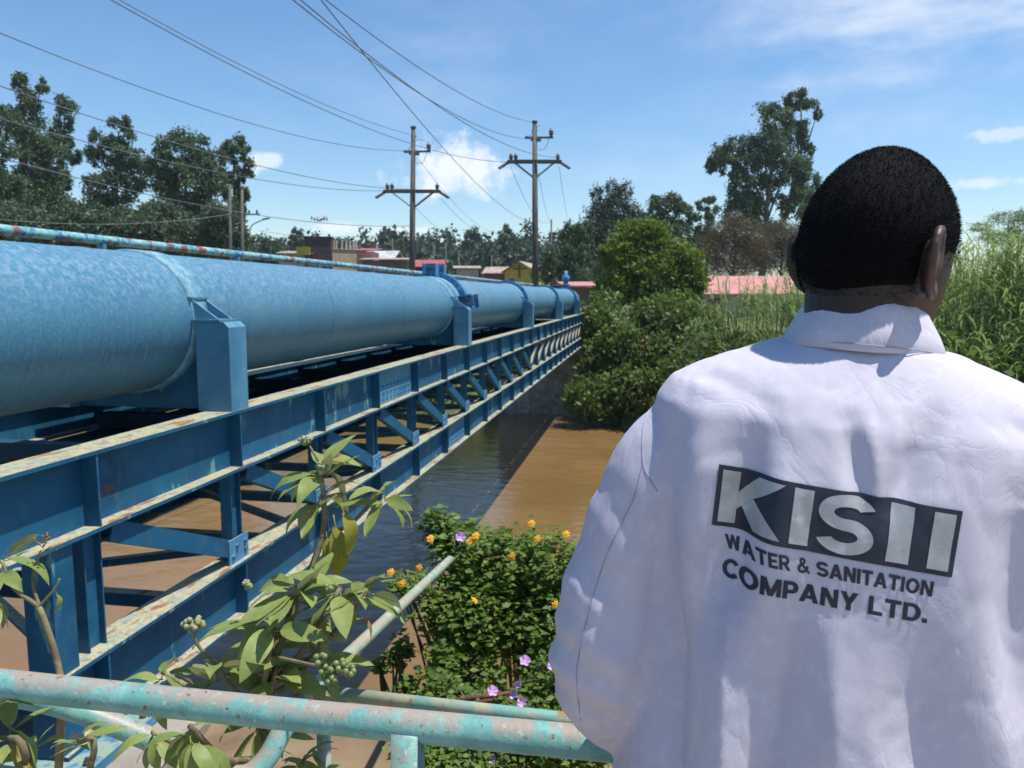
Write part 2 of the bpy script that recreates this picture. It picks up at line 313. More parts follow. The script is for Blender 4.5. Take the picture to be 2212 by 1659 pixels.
def np_mesh(name, V, F, rnd=None, smooth=False):
    me = bpy.data.meshes.new(name); k = F.shape[1]
    me.vertices.add(len(V)); me.vertices.foreach_set('co', np.ascontiguousarray(V, np.float32).ravel())
    me.loops.add(F.size); me.loops.foreach_set('vertex_index', F.astype(np.int32).ravel())
    me.polygons.add(len(F)); me.polygons.foreach_set('loop_start', np.arange(0, F.size, k, dtype=np.int32))
    me.update(calc_edges=True)
    if rnd is not None:
        a = me.attributes.new('rnd', 'FLOAT', 'FACE'); a.data.foreach_set('value', rnd.astype(np.float32))
    if smooth: me.shade_smooth()
    return me
g = grid_mesh('ground', GX, GY, GZ); g.shade_smooth(); struct(link('ground', g, M['ground']), 'soil and grass ground of both river banks and the land behind')
wx = np.linspace(-400, 400, 3); wy = np.linspace(-90, 75, 3); A, B = np.meshgrid(wx, wy)
wmb = MB(); xs = np.linspace(-300, 300, 121)
yl = ynear(xs)-.0; yh = yfar(xs)+1.0
wmb.add([(x, a-1.0, WATER) for x, a in zip(xs, yl)]+[(x, c, WATER) for x, c in zip(xs, yh)], [(i, i+1, i+122, i+121) for i in range(120)])
struct(obj('river', wmb, M['water']), 'brown muddy river under the bridge')
mb = MB(); mb.lohi((-1.75, -5, PATH-.45), (4.5, 1.28, PATH)); mb2 = mb
struct(obj('path', mb, M['path']), 'concrete walkway edge behind the railing')

# ------------------------------------------------------------------ the pipe bridge
XF, XB = -2.30, -4.30                 # outer faces of the near and the far truss
UT, UB, LT, LB = -.655, -1.01, -1.55, -1.905
Y0, Y1 = 2.55, 30.1
PAN = [4.1+1.2*k for k in range(-1, 22)]
bridge = thing('pipe_bridge', (-3.3, Y0, LB), 'blue painted steel truss bridge carrying the water pipe over the river', 'bridge')
def ibeam(x, zt, zb, ya, yb, w=.17, tf=.018, tw=.012):
    m = MB(); m.lohi((x-w/2, ya, zt-tf), (x+w/2, yb, zt)); m.lohi((x-w/2, ya, zb), (x+w/2, yb, zb+tf)); m.lohi((x-tw/2, ya, zb+tf+.0005), (x+tw/2, yb, zt-tf-.0005)); return m
stiff_me = {}
bolt = MB(); bolt.lathe([(.0001, .012), (.013, .012), (.015, .0), (.015, -.002)], 6); bolt_me = to_mesh('bolt', bolt); bolt_me.materials.append(M['flange'])
nutm = MB(); nutm.lathe([(.0001, .03), (.009, .03), (.009, .014), (.0165, .014), (.0165, 0)], 6); nut_me = to_mesh('anchor_bolt', nutm); nut_me.materials.append(M['iron'])
for side, xo in ((1, XF-.085), (-1, XB+.085)):
    for nm, zt, zb in (('upper_beam', UT, UB), ('lower_chord', LT, LB)):
        bm_ = obj(nm, ibeam(xo, zt, zb, 1.2 if nm == 'upper_beam' else 2.62, Y1), M['steel'], bridge)
        s = MB(); s.lohi((.0065, -.006, zb+.0185), (.080, .006, zt-.0185)); s.lohi((-.080, -.006, zb+.0185), (-.0065, .006, zt-.0185)); me = to_mesh('stiffener', s); me.materials.append(M['steel'])
        for y in PAN:
            link('stiffener', me, None, bm_, at=(xo, y, 0))
        if side == 1:                                        # bolted splices of the beams
            for ys in ((6.58, 7.62) if nm == 'upper_beam' else (9.2, 10.0)), (17.3, 18.1):
                sp = obj('splice_plate', MB().lohi((xo+.0065, ys[0], zb+.022), (xo+.016, ys[1], zt-.022)), M['post'], bm_)
                for i in range(9):
                    for j in range(3):
                        link('bolt', bolt_me, None, bm_, at=(xo+.016, ys[0]+.08+i*(ys[1]-ys[0]-.16)/8, zb+.06+j*.06), rot=(0, R(90), 0))
    vx = xo-.005 if side == 1 else xo+.005
    vert = MB()
    vert.lohi((-.035, -.055, LT+.0005), (.035, -.047, UB-.0005)); vert.lohi((-.035, .047, LT+.0005), (.035, .055, UB-.0005)); vert.lohi((-.006, -.0465, LT+.0005), (.006, .0465, UB-.0005))
    vert_me = to_mesh('vertical', vert); vert_me.materials.append(M['steel'])
    dg = {}
    for sgn in (1, -1):
        d_ = MB(); a = Vector((.012, -1.09*sgn, UB-.035)); b_ = Vector((.012, -.02*sgn, LT+.055)); d_.beam(a, b_, .012, .10, (1, 0, 0)); d_.beam(a-Vector((.03, 0, 0)), b_-Vector((.03, 0, 0)), .10, .010, (1, 0, 0)) if False else None
        # channel: broad face towards the outside, two lips behind it
        d_ = MB(); dirn = (b_-a).normalized(); nrm = Vector((1, 0, 0)).cross(dirn).normalized()
        d_.beam(a, b_, .10, .010, (1, 0, 0)); off = nrm*.0455
        for k in (1, -1): d_.beam(a+off*k-Vector((.0275, 0, 0)), b_+off*k-Vector((.0275, 0, 0)), .009, .044, (1, 0, 0))
        dg[sgn] = to_mesh('diagonal', d_); dg[sgn].materials.append(M['steel'])
    gp = MB(); gp.lohi((.052, -.14, LT+.001), (.060, .075, LT+.145)); gus_me = to_mesh('gusset_plate', gp); gus_me.materials.append(M['post'])
    for i, y in enumerate(PAN):
        link('vertical', vert_me, None, bridge, at=(vx, y, 0))
        mid = y < 16.3
        if i > 0:
            s = 1 if mid else -1
            link('diagonal', dg[s], None, bridge, at=(vx+(.035 if side == 1 else -.035), y if mid else y-1.2, 0))
            yy = y if mid else y-1.2
            gsp = link('gusset_plate', gus_me, None, bridge, at=(vx if side == 1 else vx-.112, yy, 0), rot=None if mid else None)
            if side == 1 and y < 12:
                for by, bz in ((-.10, .04), (-.055, .095), (.035, .05), (.035, .10)): link('bolt', bolt_me, None, gsp, at=(vx+.060, yy+by, LT+bz), rot=(0, R(90), 0))
# cross members and wind bracing between the trusses
for i, y in enumerate(PAN):
    obj('cross_strut', MB().lohi((XB+.18, y-.04, LB+.02), (XF-.18, y+.04, LB+.10)), M['steel'], bridge)
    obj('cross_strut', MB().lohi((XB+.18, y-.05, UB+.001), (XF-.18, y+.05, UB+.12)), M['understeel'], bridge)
    if i+1 < len(PAN):
        y2 = PAN[i+1]; z = LB+.13 if i % 2 else LB+.14
        a, b_ = ((XB+.15, y+.05, z), (XF-.15, y2-.05, z)) if i % 2 else ((XF-.15, y+.05, z), (XB+.15, y2-.05, z))
        obj('wind_brace', MB().beam(a, b_, .06, .008).beam(Vector(a)+Vector((0, 0, -.03)), Vector(b_)+Vector((0, 0, -.03)), .008, .05), M['steel'], bridge)
# walkway deck plates behind the pipe, from the first support on
y = 4.7; k = 0; XC_ = -2.925
while y < Y1-.2:
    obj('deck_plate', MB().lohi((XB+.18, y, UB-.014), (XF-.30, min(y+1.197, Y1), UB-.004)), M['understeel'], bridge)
    obj('walkway_plate', MB().lohi((XB+.18, y, UT-.030), (XC_-.43, min(y+1.193, Y1), UT-.022)), M['steel'], bridge); y += 1.2
# handrail on the far side
HX, HZ = XB-.03, .452
hr = obj('handrail', MB().tube([(HX, yy, HZ) for yy in np.linspace(1.4, Y1, 30)], .038, 12), M['farrail'], bridge, True)
hp = MB(); hp.lohi((-.03, -.02, UT), (.03, .02, HZ-.03)); hp_me = to_mesh('handrail_post', hp); hp_me.materials.append(M['post'])
for y in np.arange(3.55, Y1, 2.1): link('handrail_post', hp_me, None, bridge, at=(HX, y, 0))
obj('handrail_midrail', MB().tube([(HX, yy, -.12) for yy in (2.6, Y1)], .02, 8), M['farrail'], bridge, True)
# end frame on the near abutment with bearing plates and anchor bolts
obj('end_frame', MB().lohi((XF-.155, Y0+.07, LB), (XF-.02, Y0+.19, UB)), M['steel'], bridge)
obj('end_frame', MB().lohi((XB+.02, Y0+.07, LB), (XB+.155, Y0+.19, UB)), M['steel'], bridge)
for xo in (XF-.085, XB+.085):
    bp_ = obj('bearing_plate', MB().lohi((xo-.19, 2.56, LB-.045), (xo+.21, 3.04, LB-.002)), M['post'], bridge)
    for dx, dy in ((-.15, .06), (.17, .06), (-.15, .42), (.17, .42)): link('anchor_bolt', nut_me, None, bp_, at=(xo+dx, 2.56+dy, LB-.002))

# ------------------------------------------------------------------ the water pipe
XC, ZC, RP = -2.925, -.145, .40
TOY = Matrix.Rotation(R(-90), 4, 'X')                # local z -> +Y
def ring(y, r0, r1, w, n=72):
    m = MB(); T = Matrix.Translation((XC, y, ZC)) @ TOY
    return m.lathe([(r0, -w/2), (r1, -w/2+.002), (r1, w/2-.002), (r0, w/2)], n, T)
pipe = thing('water_pipe', (XC, 4.1, ZC-RP), 'thick chalky blue steel water main lying along the bridge', 'pipe')
sup_y = [4.1+6.03*k for k in range(-1, 5)]
cuts = [-7.0]+[y+.32 for y in sup_y]+[30.6]
for a, b_ in zip(cuts[:-1], cuts[1:]):
    m = MB(); T = Matrix.Translation((XC, 0, ZC)) @ TOY
    m.lathe([(RP, z) for z in np.linspace(a, b_-.002, 10)], 96, T)
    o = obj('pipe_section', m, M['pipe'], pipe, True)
for y in (3.62, 6.05, 8.0, 9.0, 9.75, 12.2, 14.6, 18.4, 20.6, 24.3):                  # circumferential welds
    m = MB(); T = Matrix.Translation((XC, y, ZC)) @ TOY
    m.lathe([(RP-.001, -.012), (RP+.0045, -.003), (RP+.0045, .003), (RP-.001, .012)], 96, T); obj('weld_seam', m, M['seam_paint'], pipe, True)
# supports: two box posts on the beams, saddle plate between them, bracket up to the collar
def support(y, front):
    s = obj('pipe_support', MB(), M['post'], bridge)
    for sx in (1, -1):
        xa = XF-.004 if sx == 1 else 2*XC-XF+.004
        x0, x1 = (xa-.205, xa) if sx == 1 else (xa, xa+.205)
        p = MB(); p.lohi((x0, y-.095, UT+.002), (x1, y+.095, ZC-.03)); c = .03
        # chamfered cap
        e = x1 if sx == 1 else x0; i_ = x0 if sx == 1 else x1
        p.add([(i_, y-.095, ZC-.0299), (e, y-.095, ZC-.0299), (e, y+.095, ZC-.0299), (i_, y+.095, ZC-.0299), (i_, y-.095, ZC), (e-c*sx, y-.095, ZC), (e-c*sx, y+.095, ZC), (i_, y+.095, ZC)],
              [(0,1,2,3), (4,5,6,7), (0,1,5,4), (1,2,6,5), (2,3,7,6), (3,0,4,7)])
        obj('support_post', p, M['post'], s)
        b = MB(); xi = XC+sx*(RP+.005)
        b.lohi((min(xi-.01*sx, xi+.17*sx), y-.11, ZC+.002), (max(xi-.01*sx, xi+.17*sx), y+.09, ZC+.016))
        for yy in (-.085, .055):                           # triangular gussets
            b.add([(xi-.02*sx, y+yy, ZC+.016), (xi+.15*sx, y+yy, ZC+.016), (xi-.035*sx, y+yy, ZC+.145), (xi-.02*sx, y+yy+.012, ZC+.016), (xi+.15*sx, y+yy+.012, ZC+.016), (xi-.035*sx, y+yy+.012, ZC+.145)],
                  [(0,1,2), (3,4,5), (0,1,4,3), (1,2,5,4), (2,0,3,5)])
        b.lohi((min(xi-.05*sx, xi-.001*sx), y-.10, ZC+.13), (max(xi-.05*sx, xi-.001*sx), y+.08, ZC+.142))
        obj('bracket', b, M['post'], s)
    sp = MB(); pts = []
    xl, xr = 2*XC-XF+.20, XF-.205
    for k in range(25):
        x = xl+(xr-xl)*k/24; dz = RP*RP-(x-XC)**2; pts.append((x, ZC-math.sqrt(max(dz, 0))-.004 if dz > 0 else ZC-.06))
    n = len(pts); vs = []
    for yy in (y-.012, y+.012): vs += [(x, yy, z) for x, z in pts]+[(x, yy, UT+.002) for x, z in pts]
    fs = []
    for k in range(n-1):
        fs += [(k, k+1, n+k+1, n+k), (2*n+k, 3*n+k, 3*n+k+1, 2*n+k+1), (k, 2*n+k, 2*n+k+1, k+1)]
    sp.add(vs, fs); obj('saddle_plate', sp, M['steel'], s)
    return s
for k, y in enumerate(sup_y):
    if y > 2: support(y, k)
    obj('collar_ring', ring(y, RP-.002, RP+.014, .19), M['ring'], pipe, True)
mb = MB().lohi((XC-.35, -2.4, -1.72), (XC+.35, -1.4, ZC-.30)); tag(obj('pipe_plinth', mb, M['concrete'], at=(XC, -1.9, -1.72)), 'concrete plinth under the shore end of the water main', 'plinth')
# bolted flange joints
fb = MB(); fb.lathe([(.0001, -.085), (.017, -.085), (.017, .085), (.0001, .085)], 6, Matrix.Identity(4)); fb_me = to_mesh('flange_bolt', fb); fb_me.materials.append(M['post'])
for y, big in ((10.62, 1), (16.42, 0), (22.5, 0), (28.5, 0)):
    for dy in (-.034, .034):
        f = obj('joint_flange', ring(y+dy, RP-.003, RP+.088, .055), M['flange'], pipe)
        if dy < 0:
            nb = 28
            for i in range(nb):
                a = 2*math.pi*(i+.5)/nb; link('flange_bolt', fb_me, None, f, at=(XC+(RP+.05)*math.cos(a), y, ZC+(RP+.05)*math.sin(a)), rot=(R(90), 0, 0))
    obj('pipe_hub', ring(y-.2, RP-.002, RP+.02, .2), M['ring'], pipe, True)
    obj('pipe_hub', ring(y+.2, RP-.002, RP+.02, .2), M['flange'], pipe, True)
# thrust lugs around the second joint
for ang in (90, 8, 172):
    for dy in (-.20, .22):
        a = R(ang); ux = Vector((math.cos(a), 0, math.sin(a))); tx = Vector((-math.sin(a), 0, math.cos(a)))
        Mx = Matrix((tx, Vector((0, 1, 0)), ux)).transposed(); c0 = Vector((XC, 10.62+dy, ZC))
        l = MB()
        for k in (-1, 1): l.box(c0+ux*(RP+.095)+tx*.085*k, (.02, .17 if dy < 0 else .10, .21), Mx)
        l.box(c0+ux*(RP+.10)+Vector((0, .05 if dy < 0 else -.03, 0)), (.15, .02, .20), Mx)
        lg = obj('thrust_lug', l, M['flange'], pipe)
    l = MB()
    for k in (-.035, .035): l.tube([c0+ux*(RP+.14)+tx*k+Vector((0, -.55, 0)), c0+ux*(RP+.14)+tx*k+Vector((0, .12, 0))], .013, 8)
    obj('tie_rod', l, M['iron'], pipe)
# air valve on the far end
v = MB(); T = Matrix.Translation((XC+.02, 28.9, ZC+RP-.01)); v.lathe([(.0001, 0), (.09, 0), (.09, .16), (.17, .16), (.17, .2), (.10, .2), (.10, .30), (.15, .34), (.15, .5), (.06, .58), (.06, .70), (.0001, .70)], 16, T)
va = obj('air_valve', v, M['flange'], pipe, True)
obj('valve_handwheel', MB().tube([Vector((XC-.35, 28.9, ZC+RP+.16))+Vector((.12*math.cos(a), .12*math.sin(a), 0)) for a in np.linspace(0, 2*math.pi, 17)], .012, 6, False).beam((XC-.47, 28.9, ZC+RP+.16), (XC, 28.9, ZC+RP+.16), .02, .02), M['flange'], va)

# ------------------------------------------------------------------ abutments
mb = MB().lohi((-5.0, 1.35, -5.2), (-1.95, 3.12, LB-.046)); mb.lohi((-5.0, 1.35, LB-.045), (-1.9, 2.0, -1.60))
tag(obj('near_abutment', mb, M['concrete'], at=(-3.4, 2.3, -5.2)), 'concrete abutment block under the near end of the bridge', 'abutment')
mb = MB().lohi((-5.6, 29.6, -5.4), (-1.1, 31.6, LB-.02)); mb.lohi((-5.6, 30.35, LB-.0199), (-1.1, 31.6, -.95)); mb.lohi((-5.75, 29.45, LB-.32), (-.95, 29.599, LB-.021))
tag(obj('far_abutment', mb, M['concrete'], at=(-3.4, 30, -5.4)), 'shaded concrete abutment wall under the far end of the bridge', 'abutment')

# ------------------------------------------------------------------ the turquoise railing in front of the viewer
rail = thing('railing', (0, 1.06, PATH), 'turquoise pipe railing with flaking paint running across in front of the man', 'railing')
obj('top_rail', MB().tube([(x, 1.085-.012*(x+1), -.655+.006*math.sin(x*2)) for x in np.linspace(-1.9, 1.9, 24)], .0245, 20), M['rail'], rail, True)
for x in (-1.62, -.345, .95):
    obj('rail_post', MB().tube([(x, 1.075-.012*(x+1), PATH), (x, 1.075-.012*(x+1), -.66)], .026, 16), M['rail'], rail, True)
side = thing('side_railing', (-.72, 1.56, -2.0), 'thinner rusty turquoise pipe railing stepping down beside the bridge, ending in a free pipe', 'railing')
obj('cross_rail', MB().tube([(-.74, 1.565, -.895), (-.2, 1.54, -.892), (.3, 1.52, -.89), (1.3, 1.48, -.888)], .0150, 16), M['palerail'], side, True)
a = Vector((-.735, 1.50, -.888)); e = Vector((-.832, 3.22, -1.165)); dn = (e-a).normalized()
pts = [a+dn*t for t in np.linspace(0, (e-a).length, 14)]
obj('free_rail', MB().tube(pts+[e+dn*.006, e+dn*.010, e+dn*.0115], [.0175]*14+[.0158, .010, .002], 16), M['palerail'], side, True)
obj('rail_post', MB().tube([(-.715, 1.585, -2.05), (-.715, 1.585, -.90)], .016, 12), M['rail'], side, True)
obj('rail_post', MB().tube([(.85, 1.52, -2.05), (.85, 1.52, -.895)], .016, 12), M['rail'], side, True)
def spline(pts, n=8):
    pts = [Vector(p) for p in pts]; out = []
    for i in range(len(pts)-1):
        p0, p1, p2, p3 = pts[max(i-1, 0)], pts[i], pts[i+1], pts[min(i+2, len(pts)-1)]
        for k in range(n):
            t = k/n; out.append(.5*((2*p1)+(p2-p0)*t+(2*p0-5*p1+4*p2-p3)*t*t+(3*p1-p0-3*p2+p3)*t**3))
    return out+[pts[-1]]
bent = [P(-420, 1452, 1.42), P(-10, 1497, 1.43), P(130, 1524, 1.45), P(250, 1566, 1.47), P(380, 1622, 1.49), P(470, 1668, 1.50), P(530, 1676, 1.51), P(575, 1640, 1.53), P(612, 1575, 1.56), P(640, 1525, 1.60)]
obj('bent_brace', MB().tube(spline(bent, 6), .0215, 16), M['rail'], side, True)

# ------------------------------------------------------------------ vegetation
def unit(n):
    v = rng.normal(size=(n, 3)); return v/np.linalg.norm(v, axis=1, keepdims=True)
def cards(C, size, aspect=.5, droop=0.0, jit=.4):
    """folded leaf cards at C: returns verts, quads"""
    n = len(C); a = unit(n); a[:, 2] -= droop; a /= np.linalg.norm(a, axis=1, keepdims=True)
    b = np.cross(a, unit(n)); b /= np.linalg.norm(b, axis=1, keepdims=True)+1e-9
    s = size*(1+jit*rng.uniform(-1, 1, (n, 1)))
    V = np.stack([C-a*s*.5, C+b*s*aspect*.5, C+a*s*.5, C-b*s*aspect*.5], 1).reshape(-1, 3)
    return V, np.arange(4*n).reshape(-1, 4)
def crown_points(blobs, n, clumps=26, spread=.30, shell=.55):
    """leaf positions gathered in clumps spread through ellipsoid blobs [(centre, radii)]"""
    vol = np.array([(b[1][0]*b[1][1]*b[1][2])**(2/3) for b in blobs]); vol /= vol.sum(); out = []
    for (c, r), w in zip(blobs, vol):
        k = max(5, int(clumps*(.5+w*len(blobs)*.5))); cc = unit(k)*(rng.uniform(shell**3, 1, (k, 1))**(1/3)); m = max(6, int(n*w/k))
        idx = np.repeat(np.arange(k), m); sz = rng.uniform(.6, 1.35, k)[idx][:, None]
        p = cc[idx]*.86+rng.normal(size=(len(idx), 3))*spread*.5*sz
        out.append(np.array(c)+p*np.array(r))
    return np.concatenate(out)
def vnoise(p): return np.sin(p[:, 0]*1.7+p[:, 2])*np.cos(p[:, 1]*1.3-p[:, 2]*.8)
def leaf_mesh(name, C, size, aspect, droop, mat, base):
    V, F = cards(C, size, aspect, droop); rnd = rng.uniform(0, 1, len(F)); me = np_mesh(name, V-np.array(base), F, rnd); me.materials.append(mat); return me
M['bark'] = layered('grey_bark', (.17, .14, .11), [((.09, .07, .055), 3, .45, .6, dict(stretch=(3, 3, .4))), ((.27, .23, .19), 2, .55, .65, dict(stretch=(3, 3, .3)))], rough=.9, bump=.3)
M['euc'] = foliage('eucalyptus_leaf', (0.056, 0.101, 0.052), (0.137, 0.186, 0.089), 0.26, nscale=.25)
M['euc2'] = foliage('far_eucalyptus_leaf', (0.060, 0.096, 0.060), (0.127, 0.168, 0.092), 0.26, nscale=.15)
M['conifer'] = foliage('conifer_leaf', (0.032, 0.055, 0.035), (0.076, 0.096, 0.052), 0.16, nscale=.3)
M['drybush'] = foliage('dry_brown_twigs', (0.078, 0.064, 0.037), (0.169, 0.132, 0.074), 0.20, nscale=.4)
M['lime'] = foliage('bright_leaf', (0.054, 0.103, 0.018), (0.239, 0.313, 0.061), 0.39, nscale=.6)
M['bank'] = foliage('bank_creeper_leaf', (0.055, 0.101, 0.026), (0.181, 0.249, 0.065), 0.36, spots=((.26, .16, .07), .955), nscale=.9)
M['reed'] = foliage('reed_leaf', (0.114, 0.179, 0.049), (0.333, 0.422, 0.152), 0.45, under=(.22, .28, .11), nscale=.5)
M['lant'] = foliage('flower_bush_leaf', (0.042, 0.092, 0.017), (0.228, 0.324, 0.060), 0.39, spots=((.19, .20, .04), .965), nscale=3.0)
M['feather'] = foliage('feathery_leaf', (0.119, 0.177, 0.070), (0.224, 0.302, 0.135), 0.39)

def V3(v): return np.array((v[0], v[1], v[2]))
def blob(px, py, rx, ry, d, dd=0.0, deep=.8):
    c = P(px, py, d+dd); k = (d+dd)/FPX; return (V3(c), np.array((rx*k, rx*k*deep, ry*k)))
def tree(name, label, base_px, d, blobs, n, size, mat, group=None, cat='tree', aspect=.42, droop=.5, trunk_r=.3, stems=1, clumps=26, spread=.34, base_z=None, cross=True):
    base = P(base_px, 640, d); base.z = float(height(np.array([base.x]), np.array([base.y]))[0])-.1 if base_z is None else base_z
    t = thing(name, base, label, cat, group)
    bl = [blob(*b[:4], d, *(b[4:])) for b in blobs]
    C = crown_points(bl, int(n*(3.6 if mat is not M['drybush'] else 5)), int(clumps*(1.15 if mat is M['euc'] else 1.7)), spread*(.72 if mat is M['euc'] else .85))
    link('crown', leaf_mesh('crown', C, size*.52, aspect, droop, mat, base), None, t)
    tm = MB(); top = max(bl, key=lambda b: b[0][2]); tz = top[0][2]
    main = [Vector(base)]; tx = Vector(top[0])
    for k in range(1, 7):
        f = k/6; main.append(Vector((base.x+(tx.x-base.x)*f+.25*math.sin(k*2.1+base.x)*(1-f), base.y+(tx.y-base.y)*f, base.z+(tx.z-base.z)*f)))
    tm.tube(main, [trunk_r*(1-.82*k/6) for k in range(7)], 8)
    for c, r in bl:
        c = Vector(c); f = min(.85, max(.25, (c.z-base.z)/(tz-base.z+.01)-.28)); i = min(5, int(f*6)); s = main[i].lerp(main[i+1], f*6-i)
        tm.tube([s, s.lerp(c, .5)+Vector((0, 0, .06*(c-s).length)), c], [trunk_r*.38, trunk_r*.25, trunk_r*.08], 6)
        for q in range(4):                                # limbs inside the clump
            e = c+Vector(unit(1)[0]*r*.8); tm.tube([c, e], [trunk_r*.12, trunk_r*.04], 5)
    obj('trunk', tm, M['bark'], t, True)
    return t
G1 = 'eucalyptus trees on the left behind the pipe'
D = 68
tree('eucalyptus_tree', 'scraggly eucalyptus with bare twig tips, tallest at the left edge', 62, D, [(68, 215, 34, 44), (48, 175, 22, 26), (92, 185, 18, 22), (60, 285, 55, 45), (25, 255, 30, 40), (90, 350, 60, 55), (60, 440, 80, 70)], 5200, .62, M['euc'], G1, trunk_r=.35, clumps=20, spread=.42)
tree('eucalyptus_tree', 'eucalyptus with a round leaning head beside the scraggly tallest one', 120, D+6, [(140, 250, 34, 40), (128, 310, 38, 34), (150, 330, 30, 26), (110, 400, 55, 50), (150, 470, 60, 50)], 4200, .6, M['euc'], G1, clumps=20)
tree('eucalyptus_tree', 'eucalyptus with two pointed domes standing between the leaning and the broad one', 240, D+2, [(256, 285, 36, 44), (212, 320, 34, 46), (262, 340, 46, 34), (230, 405, 62, 50), (285, 380, 34, 50), (240, 475, 70, 55)], 5200, .6, M['euc'], G1, clumps=22)
tree('eucalyptus_tree', 'broadest dense dome shaped eucalyptus of the left row', 400, D-2, [(400, 325, 62, 52), (350, 370, 46, 60), (450, 370, 44, 60), (400, 400, 80, 56), (372, 465, 70, 56), (450, 480, 60, 50)], 7200, .6, M['euc'], G1, clumps=30)
tree('eucalyptus_tree', 'slim loose eucalyptus at the right end of the left row, by the twin poles', 508, D+3, [(505, 325, 34, 34), (525, 365, 24, 40), (488, 400, 38, 38), (530, 430, 16, 34), (510, 470, 34, 50)], 3200, .55, M['euc'], G1, clumps=16)
tree('eucalyptus_tree', 'dark eucalyptus cut by the left edge of the picture', 5, D-6, [(5, 270, 30, 40), (-10, 340, 60, 50), (10, 430, 60, 60), (-60, 400, 80, 120), (-140, 420, 100, 140)], 4200, .62, M['euc'], G1, clumps=22)
for i, (x, w, lab) in enumerate([(30, 120, 'low dark understorey tree under the scraggly tallest eucalyptus'), (190, 110, 'low dark understorey tree under the twin domed eucalyptus'), (350, 120, 'low dark understorey tree under the broadest eucalyptus'), (-120, 150, 'low dark understorey tree beyond the left edge'), (475, 70, 'low dark understorey tree below the slim loose eucalyptus')]):
    tree('understorey_tree', lab, x, D-10, [(x, 495, w*.75, 60), (x-w*.45, 520, w*.5, 50), (x+w*.45, 520, w*.5, 48)], 3400, .62, M['euc2'], 'understorey trees behind the pipe', clumps=26)
D = 72
tree('eucalyptus_tree', 'tall eucalyptus clump with drooping left limb standing left of the head', 1640, D, [(1675, 262, 52, 46), (1650, 320, 62, 46), (1582, 335, 48, 40), (1548, 358, 26, 30), (1700, 370, 55, 50), (1610, 400, 44, 60), (1650, 420, 50, 46), (1720, 440, 44, 54), (1605, 470, 50, 60), (1640, 520, 60, 50)], 8200, .62, M['euc'], None, trunk_r=.4, clumps=24, spread=.36)
tree('eucalyptus_tree', 'tallest thin eucalyptus with umbrella top right beside the head', 1735, D+4, [(1730, 218, 40, 26), (1766, 244, 12, 18), (1706, 232, 16, 16), (1722, 285, 32, 34), (1738, 330, 22, 40), (1742, 400, 34, 50), (1750, 470, 34, 50)], 3600, .58, M['euc'], None, trunk_r=.32, clumps=18)
tree('conifer_tree', 'dark ragged conifer rising behind the bright green tree', 1335, 78, [(1322, 415, 22, 26), (1290, 420, 16, 24), (1352, 412, 16, 20), (1325, 455, 52, 36), (1290, 480, 40, 36), (1370, 470, 34, 32), (1330, 510, 80, 44), (1270, 540, 44, 40)], 5400, .6, M['conifer'], None, aspect=.3, droop=.1, clumps=26, spread=.42)
tree('eucalyptus_tree', 'grey green eucalyptus between the dark conifer and the brown thorn bush', 1440, 82, [(1435, 440, 44, 28), (1478, 470, 30, 36), (1410, 470, 34, 34), (1450, 510, 54, 44), (1490, 540, 30, 40)], 4200, .6, M['euc'], None)
tree('eucalyptus_tree', 'small slim eucalyptus just left of the tall clump', 1528, 84, [(1528, 445, 26, 26), (1520, 490, 34, 34), (1540, 530, 34, 36)], 2000, .58, M['euc'], None, clumps=14)
tree('thorn_bush', 'dry brown thorn bush over the pink roof, left one', 1580, 58, [(1585, 500, 56, 34), (1545, 540, 40, 44), (1620, 545, 50, 44), (1575, 575, 66, 40), (1592, 470, 18, 16)], 5200, .42, M['drybush'], None, 'bush', aspect=.16, droop=.1, clumps=34, spread=.5, trunk_r=.18)
tree('thorn_bush', 'dry brown thorn bush touching the head of the man', 1690, 60, [(1690, 505, 50, 34), (1660, 550, 40, 44), (1715, 550, 44, 50), (1745, 570, 40, 44)], 4600, .42, M['drybush'], None, 'bush', aspect=.16, droop=.1, clumps=34, spread=.5, trunk_r=.18)
tree('leafy_tree', 'bright green leafy tree on the far bank past the pipe end', 1400, 35, [(1400, 510, 58, 34), (1345, 545, 56, 44), (1455, 560, 58, 46), (1400, 590, 84, 46), (1490, 600, 48, 46), (1330, 620, 56, 44), (1440, 650, 80, 50), (1380, 500, 50, 30)], 11000, .30, M['lime'], None, aspect=.55, droop=.25, clumps=46, spread=.34, trunk_r=.16)
tree('leafy_tree', 'grey green bushy tree behind the far pipe end, by two thin poles', 1205, 60, [(1205, 560, 44, 34), (1240, 540, 34, 44), (1175, 590, 30, 26), (1245, 590, 44, 34), (1262, 500, 24, 30)], 3600, .42, M['euc'], None, clumps=24, trunk_r=.2)
tree('leafy_tree', 'dark tree mass below the conifer beside the thin poles', 1250, 76, [(1235, 510, 26, 34), (1262, 545, 34, 44), (1225, 560, 30, 40)], 2600, .55, M['euc'], None, clumps=18)
tree('feathery_tree', 'feathery light tree over the reeds at the right edge', 2170, 40, [(2180, 470, 40, 16), (2120, 490, 30, 12), (2205, 500, 34, 22), (2160, 515, 50, 16), (2240, 470, 40, 30)], 2600, .20, M['feather'], None, aspect=.3, clumps=30, spread=.5, trunk_r=.09)
